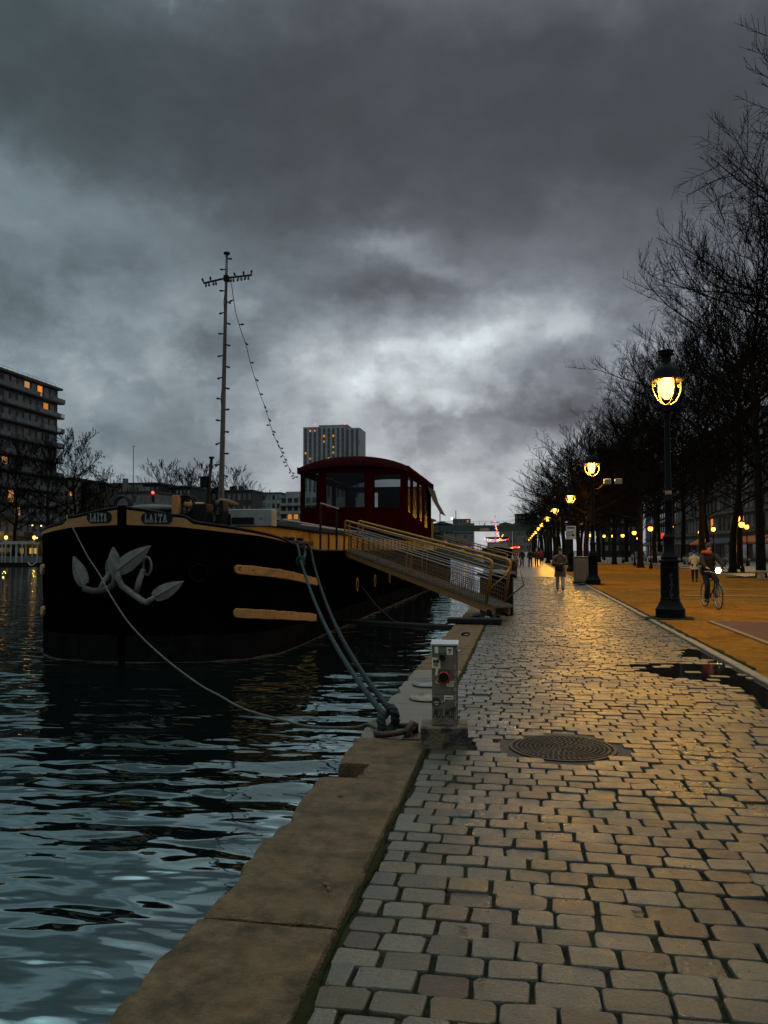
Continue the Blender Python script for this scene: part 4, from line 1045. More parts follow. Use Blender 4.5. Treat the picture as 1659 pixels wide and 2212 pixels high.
ds = MB(); P = [(CX0+.034+.037*math.cos(2*math.pi*k/24), yf-.0005, .378+.040*math.sin(2*math.pi*k/24)) for k in range(24)]
P = [(max(p[0], CX0+.004), p[1], p[2]) for p in P]
s_ = obj('round_sticker', X(MB().poly(list(reversed(P)))), m_ink, pc); pk = MB()
for q in strokes('OMO', CX0+.016, .372, .012, .014, .003, .0025, .2)+strokes('CM', CX0+.02, .352, .014, .012, .003, .0025, .2): pk.poly([(p.x, yf-.0015, p.y) for p in q])
obj('print', X(pk), m_cream, s_)
gf = MB()
for q in strokes('MOlMO', CX0+.012, .252, .026, .072, .0055, .0075, .12)+strokes('T', CX0+.168, .25, .022, .082, 0, .0075, .1)+strokes('t', CX0+.150, .26, .03, .075, 0, .006, .1):
    gf.poly([(p.x, yf-.001, p.y) for p in q])
gf.poly([(CX0+.189+.004*math.cos(k), yf-.001, .262+.004*math.sin(k)) for k in range(6)])
obj('graffiti', X(gf), m_ink, pc)
vt = MB()
for k, ch_ in enumerate('CUDPITOU'):
    for q in strokes(ch_, CX0+.186, .655-.057*k-(0.02 if k > 2 else 0), .018, .034, 0, .0045, .05): vt.poly([(p.x, yf+.0075, p.y) for p in q])
obj('pale_writing', X(vt), m_paleink, pc)
# ------------------------------------------------------------------ manhole cover
mh = thing('manhole_cover', 'round patterned iron manhole cover set in the cobbles', 'manhole', (MAN[0], MAN[1], 0))
m_iron = mat('worn_cast_iron', (.026,.020,.013), (.016,.012,.008), 10, .55, metal=.0, spec=.3, rough2=.65)
obj('collar', MB().lathe([(.56, -.06), (.56, -.009), (.445, -.007), (.442, -.05)], MAN[0], MAN[1], 0, 48), mat('old_mortar', (.045,.034,.021), (.03,.022,.013), 12, .75, bump=.15, bscale=60), mh)
obj('frame', MB().lathe([(.44, -.1), (.44, .004), (.415, .004), (.412, -.01), (.38, -.012)], MAN[0], MAN[1], 0, 48), m_iron, mh)
pt = MB().lathe([(.40, -.05), (.405, -.004), (.38, -.003)], MAN[0], MAN[1], 0, 48)
for ring_ in range(1, 11):
    rr_ = .038*ring_; n = max(6, int(rr_*2*math.pi/.042))
    for k in range(n):
        a = 2*math.pi*(k+.5*(ring_ % 2))/n+.2*ring_; w = .013 if ring_ < 10 else .016
        c = Vector((MAN[0]+rr_*math.cos(a), MAN[1]+rr_*math.sin(a), 0)); e = Vector((math.cos(a+.9), math.sin(a+.9), 0))*w; f_ = Vector((-math.sin(a+.9), math.cos(a+.9), 0))*w*.7
        zz = Vector((0,0,.005)); n0 = len(pt.v)
        pt.v += [tuple(c-e*1.3-f_*1.3-zz*.6), tuple(c+e*1.3-f_*1.3-zz*.6), tuple(c+e*1.3+f_*1.3-zz*.6), tuple(c-e*1.3+f_*1.3-zz*.6), tuple(c-e-f_+zz), tuple(c+e-f_+zz), tuple(c+e+f_+zz), tuple(c-e+f_+zz)]
        for q in ((4,5,6,7),(0,1,5,4),(1,2,6,5),(2,3,7,6),(3,0,4,7)): pt.f.append(tuple(n0+i for i in q))
obj('plate', pt, m_iron, mh)
# ================================================================== STREET LAMPS
m_cast = mat('black_cast_iron', (.002,.002,.002), (.0035,.0032,.003), 12, .55, spec=.10, bump=.05, bscale=50)
def lampglass(name, col, strength, glass=0.0):
    m = bpy.data.materials.new(name); m.use_nodes = True; nt = m.node_tree; nt.nodes.clear(); W = NT(nt)
    o = nt.nodes.new('ShaderNodeOutputMaterial'); e = nt.nodes.new('ShaderNodeEmission')
    e.inputs[0].default_value = (*col, 1); e.inputs[1].default_value = strength; 
    if glass:      # translucent diffuser: the lamp inside shines through it
        t = nt.nodes.new('ShaderNodeBsdfTransparent'); t.inputs[0].default_value = (1,.8,.5,1); x = nt.nodes.new('ShaderNodeMixShader'); x.inputs[0].default_value = 1-glass
        nt.links.new(t.outputs[0], x.inputs[1]); nt.links.new(e.outputs[0], x.inputs[2]); nt.links.new(x.outputs[0], o.inputs[0])
    else: nt.links.new(e.outputs[0], o.inputs[0])
    return m
m_globe = lampglass('lit_lamp_globe', (1.0,.45,.12), 8.0, .5)
m_globe_far = lampglass('lit_far_lamp_globe', (1.0,.36,.045), 9.0, .5)
m_brk = mat('lantern_bracket_iron', (.16,.11,.06), (.11,.075,.04), 20, .5, metal=.2)
def lamp_profile():
    return [(.34,0),(.34,.22),(.30,.26),(.27,.33),(.225,.42),(.205,.50),(.20,1.28),(.215,1.31),(.25,1.33),(.25,1.37),(.19,1.40),(.20,1.45),(.16,1.52),(.13,1.58),(.125,1.85),(.15,1.88),(.15,1.94),(.11,1.98),(.095,2.05),(.085,2.75),(.10,2.78),(.10,2.83),(.075,2.87),(.062,4.78),(.085,4.80),(.09,4.90),(.055,4.92),(.10,4.955),(.10,4.975),(.04,4.99),(.04,5.05),(.085,5.09),(.085,5.12),(.03,5.14)]
def make_lamp(label, group, near=True, scale=1.0):
    t = thing('street_lamp', label, 'street lamp', (0,0,0), group=group)
    pr2 = lamp_profile() if near else [p for i, p in enumerate(lamp_profile()) if i % 2 == 0]
    sd = 28 if near else 8
    m_ = MB().lathe(pr2, 0, 0, 0, sd)
    if near:
        for k in range(8):
            a = 2*math.pi*k/8; m_.tube([(.20*math.cos(a), .20*math.sin(a), .5), (.20*math.cos(a), .20*math.sin(a), 1.27)], .016, 6)
        for zz, rr_ in ((.46, .225), (.62, .215), (1.2, .215), (2.3, .10), (2.35, .10)): m_.tube([(rr_*math.cos(k*.2618), rr_*math.sin(k*.2618), zz) for k in range(24)], .014, 6, closed=True)
    po = obj('post', m_, m_cast, t, local=True); autosmooth(po, 35)
    hd = MB().lathe([(.37,5.70),(.405,5.705),(.405,5.725),(.33,5.76),(.30,5.86),(.29,5.95),(.24,6.04),(.16,6.10),(.11,6.15),(.115,6.30),(.16,6.32),(.18,6.36),(.16,6.385),(.17,6.40),(.19,6.44),(.12,6.445),(.06,6.45)], 0, 0, 0, sd)
    hd.lathe([(.37,5.69),(.05,5.80)], 0, 0, 0, sd)
    ho = obj('hood', hd, m_cast, t, local=True); autosmooth(ho, 35)
    gl = obj('globe', MB().lathe([(.02,5.26),(.06,5.265),(.075,5.29),(.12,5.33),(.155,5.40),(.18,5.50),(.188,5.60),(.215,5.685)], 0, 0, 0, 20 if near else 8), m_globe if near else m_globe_far, t, local=True, smooth=True)
    if near:
        br = MB()
        for k in range(4):
            a = 2*math.pi*k/4+.35; P = []
            for r_, z in ((.375,5.70),(.385,5.62),(.375,5.50),(.33,5.36),(.24,5.22),(.12,5.135),(.05,5.12)): P.append((r_*math.cos(a), r_*math.sin(a), z))
            br.tube(P, .021, 6)
            c = (.33*math.cos(a), .33*math.sin(a))
            br.tube([(c[0]+.03*math.cos(j*.7), c[1], 5.60+.03*math.sin(j*.7)) for j in range(9)], .012, 5)
        obj('bracket', br, m_brk, t, local=True, smooth=True)
    else:
        br = MB()
        for k in range(4):
            a = 2*math.pi*k/4+.35; br.tube([(.38*math.cos(a), .38*math.sin(a), 5.7), (.34*math.cos(a), .34*math.sin(a), 5.36), (.05*math.cos(a), .05*math.sin(a), 5.12)], .022, 4)
        obj('bracket', br, m_brk, t, local=True)
    return t
def lamp_light(x, y, z, power, sc=1.0):
    l = bpy.data.lights.new('lamp_light', 'POINT'); l.energy = power; l.color = (1.0,.60,.10); l.shadow_soft_size = .08
    o = bpy.data.objects.new('lamp_light', l); COL.objects.link(o); o.location = (x, y, z); return o
GQ = 'black lantern street lamps along the kerb'
ordw = ['first','second','third','fourth','fifth','sixth','seventh','eighth','ninth','tenth','eleventh','twelfth','thirteenth','fourteenth']
quay_lamps = [(3.52,20.05),(3.38,38.9),(3.75,61.5),(3.4,81),(3.35,101),(3.3,126),(3.3,148),(3.3,176),(3.3,200),(3.3,226),(3.3,262),(3.3,310)]
L0 = make_lamp('large black lantern lamp with a scratched pedestal beside the red brown court', GQ)
L0.location = (*quay_lamps[0], .03)
labs = ['second black lantern lamp, carrying a small camera arm under its lantern', 'third black lantern lamp, with a white notice fixed to its post']
Lf = None
for i, (x, y) in enumerate(quay_lamps[1:], 1):
    lab = labs[i-1] if i < 3 else '%s lit lantern of the kerb row, counted from the court' % ordw[i]
    if i < 5: o = copy_tree(L0); o['label'] = lab
    elif Lf is None: o = Lf = make_lamp(lab, GQ, False)
    else: o = copy_tree(Lf); o['label'] = lab
    o.location = (x, y, .03)
LP = 1480
for i, (x, y) in enumerate(quay_lamps[:8]): lamp_light(x, y, 5.50, LP)
# scratched pale graffiti on the first pedestal
ps = MB()
for k, ch_ in enumerate('PCAILT'):
    for q in strokes(ch_, -.05, .98-.10*k, .085, .075, 0, .012, .1):
        ps.poly([(p.x-.035, -.222, p.y) for p in q])
obj('scratched_writing', ps.xf(Matrix.Rotation(R(9), 4, 'Z')), mat('scratched_iron', (.05,.045,.04)), L0, local=True)
obj('tape_band', MB().lathe([(.0745, 2.95), (.0755, 2.96), (.0755, 3.03), (.0745, 3.04)], 0, 0, 0, 16), mat('tan_tape', (.30,.20,.10)), L0, local=True)
# camera arm on the second lamp, notice on the third
sx, sy = quay_lamps[1]
ca = thing('camera_arm', 'small camera arm with two pale boxes fixed under the lantern of the second lamp', 'camera', (sx, sy, 4.6))
obj('arm', MB().tube([(sx, sy, 4.52), (sx+.3, sy-.02, 4.55), (sx+.45, sy-.02, 4.70), (sx+1.35, sy-.05, 4.72)], .03, 6), m_cast, ca)
for k in (0, 1): obj('camera_box', MB().box(sx+.52+.5*k, sx+.86+.5*k, sy-.2, sy+.05, 4.74, 5.0, .02), m_gwhite, ca)
sx, sy = quay_lamps[2]
nb = thing('notice_board', 'white square notice with a dark pictogram on the third lamp post', 'sign', (sx, sy, 2.9))
obj('panel', MB().box(sx-.36, sx+.36, sy-.14, sy-.10, 2.45, 3.45, .01), mat('white_sign', (.50,.49,.46)), nb)
obj('pictogram', MB().box(sx-.28, sx+.28, sy-.146, sy-.141, 3.25, 3.36).tube([(sx-.2+.12*math.cos(k*.63), sy-.145, 2.85+.16*math.sin(k*.63)) for k in range(10)], .03, 4, closed=True).box(sx+.02, sx+.26, sy-.146, sy-.141, 2.68, 2.86).box(sx-.05, sx+.2, sy-.146, sy-.141, 2.95, 3.03), m_ink, nb)
# promenade lamps, further back
GP = 'round lanterns on the promenade under the trees'
spots = [(888,1131,58),(778,0,0)]
prom = sorted([(1405,1142,72),(1370,1151,84),(1449,1138,74),(1345,1157,104),(1324,1158,118),(1305,1158,132),(1290,1160,150),(1275,1156,120),(1233,1157,170),(1512,1150,100),(1541,1143,86),(1602,1133,62),(1613,1138,84),(1378,1163,140),(1593,1120,70)], key=lambda q: q[2])
Lp = None
def make_globe_lamp(label):
    t = thing('promenade_lamp', label, 'street lamp', (0,0,0), group=GP)
    obj('post', MB().lathe([(.14,0),(.14,.3),(.07,.5),(.05,1.0),(.04,3.3),(.07,3.32),(.07,3.36)], 0, 0, 0, 8), m_cast, t, local=True)
    obj('globe', MB().sphere((0,0,3.55), (.19,.19,.23), 10, 8), m_globe_far, t, local=True, smooth=True)
    obj('cap', MB().lathe([(.20,3.70),(.20,3.73),(.1,3.84),(.03,3.9)], 0, 0, 0, 8), m_cast, t, local=True)
    return t
for i, (px, py, Y) in enumerate(prom):
    p = at(px, py, Y)
    lab = '%s glowing lantern on a thin post among the trunks, counted by distance' % (ordw[i] if i < 14 else 'fifteenth')
    if Lp is None: o = Lp = make_globe_lamp(lab)
    else: o = copy_tree(Lp); o['label'] = lab
    o.location = (p.x, p.y, 0); o.scale = (1.1, 1.1, p.z/3.55)
    if i in (0, 1, 2, 3, 4, 5, 6): lamp_light(p.x, p.y, p.z, 420)
# ================================================================== SMALL STREET THINGS
m_benchst = mat('pale_bench_stone', (.33,.25,.16), (.26,.19,.12), 5, .75)
def bench(px, py, py2, Y, label):
    p = at(px, py, Y); t = thing('stone_bench', label, 'bench', (p.x, Y, 0), group='stone benches on the promenade')
    obj('seat', MB().box(-.1, 2.0, -.3, .3, .42, .52, .015), m_benchst, t, local=True)
    for x in (.0, 1.65): obj('leg', MB().box(x, x+.28, -.27, .27, .04, .42, .015), m_benchst, t, local=True)
bench(1452, 1235, 0, 61.5, 'stone bench on two blocks beside the thin lamp post, behind the large lamp')
bench(1415, 1229, 0, 70.5, 'stone bench on two blocks standing alone between the second lamp and the large lamp')
bench(1638, 1252, 0, 46.5, 'stone bench on two blocks before the tree trunk near the cyclist')
p = gz(1252, 1261); bn = thing('utility_cabinet', 'low grey metal cabinet on the kerb beside the second lamp', 'cabinet', (2.78, 41.2, 0))
m_ug = mat('grey_cabinet_paint', (.10,.095,.085), (.07,.066,.06), 6, .6)
obj('body', MB().box(2.62, 3.30, 40.4, 41.2, 0, 1.28, .03), m_ug, bn); obj('plinth', MB().box(2.58, 3.34, 40.36, 41.24, 0, .10, .01), m_bolt, bn); obj('door', MB().box(2.70, 3.22, 40.385, 40.399, .16, 1.18, .002), m_ug, bn); obj('lid', MB().box(2.60, 3.32, 40.38, 41.22, 1.28, 1.33, .01), m_ug, bn)
# ================================================================== PEOPLE
m_skin = mat('skin', (.38,.22,.15), None, rough=.55)
def skin_mesh(name, verts, edges, radii, m, parent, root=0, sub=1):
    me = bpy.data.meshes.new(name); me.from_pydata(verts, edges, []); o = bpy.data.objects.new(name, me); COL.objects.link(o)
    o.modifiers.new('s', 'SKIN'); sd = o.data.skin_vertices[0].data
    for i, r_ in enumerate(radii):
        sd[i].radius = r_ if hasattr(r_, '__len__') else (r_, r_); sd[i].use_root = (i == root)
    sb_ = o.modifiers.new('u', 'SUBSURF'); sb_.levels = sub; sb_.render_levels = sub
    dg = bpy.context.evaluated_depsgraph_get(); ev = o.evaluated_get(dg); nm = bpy.data.meshes.new_from_object(ev)
    bpy.data.objects.remove(o); nm.name = name
    nm.polygons.foreach_set('use_smooth', [True]*len(nm.polygons))
    nm.materials.clear(); nm.materials.append(m)
    q = bpy.data.objects.new(name, nm); COL.objects.link(q); q.parent = parent; return q
def person(label, loc, rotz, h=1.7, top=None, legs=None, hair=(.012,.009,.007), coat_len=.62, step=.16, arms='walk', shoes=(.01,.01,.01), lean=0.0, hat=None, group=None, detail=True, bare_head=True):
    """figure built facing -Y, feet at the origin"""
    k = h/1.72
    t = thing('person', label, 'person', loc, rotz, group)
    m_top = mat('coat_cloth', top, tuple(c*.72 for c in top), 9, .85, spec=.2); m_leg = mat('trouser_cloth', legs, tuple(c*.75 for c in legs), 9, .85, spec=.2)
    s = step
    J = dict(pel=(0,0,.93), spi=(0,-lean*.3,1.13), che=(0,-lean*.6,1.33), nek=(0,-lean,1.47), hd0=(0,-lean-.02,1.55), hd1=(0,-lean-.03,1.64),
             lh=(.09,0,.90), lk=(.10,-s*.55-.03,.50), la=(.10,-s,.09), lt=(.10,-s-.15,.035), rh=(-.09,0,.90), rk=(-.10,.02,.50), ra=(-.10,s+.02,.11), rt=(-.10,s-.12,.03),
             ls=(.18,-lean*.8,1.40), rs=(-.18,-lean*.8,1.40))
    if arms == 'walk': J.update(le=(.25,.08,1.13), lw=(.24,-.05,.90), lf=(.235,-.09,.80), re=(-.25,-.02,1.13), rw=(-.24,-.20,.95), rf=(-.235,-.26,.88))
    elif arms == 'front': J.update(le=(.27,-.02,1.14), lw=(.12,-.24,1.08), lf=(.03,-.28,1.08), re=(-.27,-.02,1.14), rw=(-.10,-.23,1.04), rf=(-.0,-.27,1.04))
    elif arms == 'bike': J.update(le=(.26,-.26-lean,1.18), lw=(.24,-.50-lean,1.06), lf=(.23,-.58-lean,1.05), re=(-.26,-.26-lean,1.18), rw=(-.24,-.50-lean,1.06), rf=(-.23,-.58-lean,1.05))
    if arms == 'bike': J.update(lk=(.11,-.38,.72), la=(.11,-.22,.30), lt=(.11,-.36,.26), rk=(-.11,-.30,.56), ra=(-.11,-.14,.16), rt=(-.11,-.28,.12))
    names = ['pel','spi','che','nek','hd0','hd1','lh','lk','la','lt','rh','rk','ra','rt','ls','le','lw','lf','rs','re','rw','rf']
    rad = dict(pel=(.13,.10),spi=(.115,.085),che=(.14,.095),nek=.05,hd0=(.062,.078),hd1=(.062,.075),lh=.085,lk=.055,la=.038,lt=.035,rh=.085,rk=.055,ra=.038,rt=.035,ls=.06,le=.042,lw=.030,lf=.022,rs=.06,re=.042,rw=.030,rf=.022)
    ed = [('pel','spi'),('spi','che'),('che','nek'),('nek','hd0'),('hd0','hd1'),('pel','lh'),('lh','lk'),('lk','la'),('la','lt'),('pel','rh'),('rh','rk'),('rk','ra'),('ra','rt'),('che','ls'),('ls','le'),('le','lw'),('lw','lf'),('che','rs'),('rs','re'),('re','rw'),('rw','rf')]
    V = [tuple(c*k for c in J[n]) for n in names]; Rr = []
    for n in names:
        r_ = rad[n]; Rr.append((r_*k, r_*k) if not hasattr(r_, '__len__') else (r_[0]*k, r_[1]*k))
    E = [(names.index(a), names.index(c)) for a, c in ed]
    for sd in ('l', 'r') if detail else ():
        f = Vector(J[sd+'f']); w = Vector(J[sd+'w']); d = (f-w).normalized(); side = Vector((1 if sd == 'l' else -1, 0, 0))
        for j in range(5):
            o_ = side*(-.022+.011*j) if j < 4 else side*(-.03)
            ln = (.055, .065, .06, .045, .04)[j]
            a = f+o_*.6; b_ = a+d*ln*.6+o_*.3+Vector((0,-.008,0)); c = b_+d*ln*.35+Vector((0,-.015,-.01))
            if j == 4: a = w+d*.03+o_*.6; b_ = a+d*.03+Vector((0,-.02,0)); c = b_+d*.02
            n0 = len(V); V += [tuple(q*k) for q in (a, b_, c)]; Rr += [(.009*k,)*2, (.0085*k,)*2, (.007*k,)*2]
            E += [(names.index(sd+'f'), n0) if j < 4 else (names.index(sd+'w'), n0), (n0, n0+1), (n0+1, n0+2)]
    skin_mesh('body', V, E, Rr, m_skin, t)
    # face
    hc = Vector(J['hd1'])*k; fy = hc.y-.072*k
    if detail:
        fc = MB().sphere((-.026*k, fy-.002, hc.z-.005*k), .009*k, 8, 5).sphere((.026*k, fy-.002, hc.z-.005*k), .009*k, 8, 5)
        obj('eye', fc, m_ink, t, local=True); 
        obj('nose', MB().sphere((0, fy-.012*k, hc.z-.035*k), (.012*k, .02*k, .022*k), 8, 6), m_skin, t, local=True, smooth=True)
        obj('mouth', MB().sphere((0, fy+.002*k, hc.z-.068*k), (.022*k, .008*k, .006*k), 8, 5), mat('lips', (.22,.07,.06)), t, local=True)
        for sx_ in (-1, 1): obj('ear', MB().sphere((sx_*.068*k, hc.y+.005, hc.z-.02*k), (.01*k, .018*k, .03*k), 8, 6), m_skin, t, local=True)
    hr = MB(); c = hc+Vector((0, .018*k, .028*k))
    hr.sphere(tuple(c), (.085*k, .092*k, .098*k), 14, 8)
    hr.v = [(x, max(y_, c.y-.062*k) if z < c.z+.02*k else y_, z) for x, y_, z in hr.v]
    if hair is not None: obj('hair', hr, mat('dark_hair', hair, None, rough=.5) if not hat else mat('hat_cloth', hat, None, rough=.9), t, local=True, smooth=True)
    # legs' clothing
    lv = [J[n] for n in ('pel','lh','lk','la','rh','rk','ra')]; lr = [.14,.105,.078,.062,.105,.078,.062]
    skin_mesh('trousers', [tuple(c*k for c in v) for v in lv], [(0,1),(1,2),(2,3),(0,4),(4,5),(5,6)], [r_*k for r_ in lr], m_leg, t)
    for sd in ('l', 'r'):
        a, b_ = Vector(J[sd+'a']), Vector(J[sd+'t'])
        obj('shoe', MB().tube([a*k+Vector((0,.04*k,-.03*k)), a*k+Vector((0,-.03*k,-.025*k)), b_*k+Vector((0,-.01*k,.012*k)), b_*k+Vector((0,-.06*k,.004*k))], [.045*k,.055*k,.05*k,.03*k], 8), mat('shoe_leather', shoes, None, rough=.5), t, local=True, smooth=True)
    # coat: lofted torso and skirt with sleeves
    cz0 = 1.47-coat_len*1.0
    rows = []
    sec = [(1.485,.075,.07),(1.45,.13,.09),(1.40,.185,.115),(1.28,.195,.135),(1.12,.175,.13),(.98,.19,.14),(.85,.205,.155),(.7,.22,.18),(.55,.235,.20),(.45,.245,.21)]
    for z, rx, ry in sec:
        if z < cz0-.001: break
        yo = -lean*max(0, (z-.93)/.54)
        rows.append([(rx*k*math.cos(2*math.pi*j/20)*(1+.03*math.sin(3*j+z*9)*(z < 1.0)), yo*k+ry*k*math.sin(2*math.pi*j/20)*(1+.05*math.sin(4*j+z*5)*(z < 1.0)), z*k) for j in range(21)])
    cm_ = MB().grid(rows)
    for sd in ('l', 'r'):
        P = [J[sd+'s'], tuple(.5*(a+c) for a, c in zip(J[sd+'s'], J[sd+'e'])), J[sd+'e'], tuple(.5*(a+c) for a, c in zip(J[sd+'e'], J[sd+'w'])), J[sd+'w']]
        cm_.tube([tuple(c*k for c in p) for p in P], [.075*k,.075*k,.065*k,.058*k,.052*k], 10)
    obj('coat', cm_, m_top, t, local=True, smooth=True)
    return t
w = person('woman in a brown coat and pale trousers walking along the cobbles', (1.60,33.7,0), 0, 1.72, (.10,.062,.038), (.36,.32,.27), arms='front', coat_len=.95)
bg_ = thing('shoulder_bag', 'black bag held in front by the woman in the brown coat', 'bag', (1.56,33.40,.98))
obj('body', MB().box(1.40,1.72,33.36,33.47,.80,1.07,.03), m_black, bg_); obj('strap', MB().tube([(1.42,33.42,1.05),(1.46,33.50,1.35),(1.58,33.52,1.47),(1.72,33.52,1.32),(1.71,33.43,1.05)], .012, 6), m_black, bg_)
person('person in a cream coat seen from behind near the cyclist', (8.75,42.9,.03), R(172), 1.56, (.46,.38,.25), (.012,.012,.015), arms='front', coat_len=.86, step=.07, lean=.09)
far = [((.15,80.0,0), 185, (.02,.02,.022), (.015,.015,.02), 'person in black walking beside a bicycle on the cobbles', None),
       ((.95,78.5,0), 180, (.018,.018,.02), (.02,.02,.025), 'person in dark clothes walking between the bicycle and the brown coat', None),
       ((1.55,79.0,0), 178, (.06,.042,.03), (.03,.025,.02), 'person in a brown coat with a pale hat, far along the cobbles', (.4,.38,.34)),
       ((2.3,92.0,0), 180, (.26,.012,.04), (.02,.02,.025), 'person in a magenta jacket far along the cobbles', None),
       ((-.55,96.0,0), 180, (.20,.02,.018), (.02,.02,.025), 'person in a red jacket near the quay edge in the distance', None)]
for loc, rz, tp, lg, lab, ht in far: person(lab, loc, R(rz), 1.74, tp, lg, hat=ht, group='people far along the quay', detail=False, step=.2)
# ------------------------------------------------------------------ bicycles
m_tyre = mat('tyre_rubber', (.012,.012,.012), None, rough=.7); m_bike = mat('bike_paint', (.03,.035,.03), None, rough=.4, metal=.3); m_chrome = mat('chrome', (.4,.4,.4), None, rough=.3, metal=.9)
def bicycle(label, loc, rotz, group=None, light=False):
    """rides towards -Y"""
    t = thing('bicycle', label, 'bicycle', loc, rotz, group)
    for yy in (-.54, .54):
        wl_ = obj('wheel', MB().tube([(0, yy+.335*math.cos(a), .345+.335*math.sin(a)) for a in [q*2*math.pi/28 for q in range(28)]], .018, 8, closed=True), m_tyre, t, local=True, smooth=True)
        sp_ = MB()
        for q in range(14):
            a = q*math.pi*2/14; sp_.tube([(.02*(-1)**q, yy+.02*math.cos(a+1), .345+.02*math.sin(a+1)), (0, yy+.322*math.cos(a), .345+.322*math.sin(a))], .0022, 4)
        sp_.tube([(0, yy+.318*math.cos(a), .345+.318*math.sin(a)) for a in [q*2*math.pi/28 for q in range(28)]], .009, 5, closed=True)
        obj('spoke', sp_, m_chrome, wl_, local=True)
    f = MB()
    for a, b_ in (((0,.10,.29),(0,.22,.80)), ((0,.10,.29),(0,-.36,.72)), ((0,.22,.76),(0,-.38,.80)), ((.0,.54,.345),(0,.10,.29)), ((0,.54,.345),(0,.20,.74)), ((0,-.36,.70),(0,-.40,.92)), ((.035,-.54,.345),(.03,-.40,.70)), ((-.035,-.54,.345),(-.03,-.40,.70))): f.tube([a, b_], .017, 8)
    obj('frame', f, m_bike, t, local=True)
    obj('handlebar', MB().tube([(-.29,-.30,1.02),(-.2,-.40,1.03),(0,-.42,.96),(.2,-.40,1.03),(.29,-.30,1.02)], .013, 8), m_chrome, t, local=True, smooth=True)
    obj('saddle', MB().sphere((0,.26,.86), (.075,.14,.035), 12, 6), m_black, t, local=True, smooth=True)
    obj('pedal', MB().tube([(0,.10,.29),(.1,.06,.16),(.17,.06,.16)], .013, 6).tube([(0,.10,.29),(-.1,.14,.42),(-.17,.14,.42)], .013, 6), m_chrome, t, local=True)
    obj('mudguard', MB().tube([(0,-.54+.37*math.cos(a), .345+.37*math.sin(a)) for a in [.6+q*.2 for q in range(13)]], .016, 6), m_bike, t, local=True)
    if light:
        lm_ = obj('headlight', MB().tube([(0,-.50,1.06),(0,-.56,1.06)], [.045,.075], 14), m_bike, t, local=True)
        obj('lens', MB().tube([(0,-.562,1.06),(0,-.572,1.06)], [.072,.06], 14), lampglass('lit_bike_lens', (.95,1.0,.55), 60), lm_, local=True)
    return t
bicycle('bicycle with a bright yellow white headlight, ridden towards the large lamp', (5.25,23.6,.035), R(6), light=True)
person('cyclist in dark clothes with a red scarf riding the bicycle', (5.22,23.85,.10), R(6), 1.72, (.016,.016,.014), (.012,.012,.013), arms='bike', coat_len=.66, lean=.10, hat=(.03,.028,.03))
sc_ = thing('scarf', 'red scarf wrapped round the neck of the cyclist', 'scarf', (5.22,23.72,1.58))
obj('wrap', MB().tube([(5.17+.10*math.cos(a), 23.75+.10*math.sin(a), 1.575+.012*math.sin(2*a)) for a in [q*.42 for q in range(15)]], .055, 8, closed=True), mat('red_wool', (.45,.03,.012), (.32,.02,.01), 20, .9), sc_, smooth=True)
bicycle('bicycle pushed by the person in black far along the cobbles', (-.25,79.8,0), R(178), 'bicycles far along the quay')
bicycle('bicycle ridden far along the cobbles beside the brown coat', (.8,78.0,0), R(183), 'bicycles far along the quay')
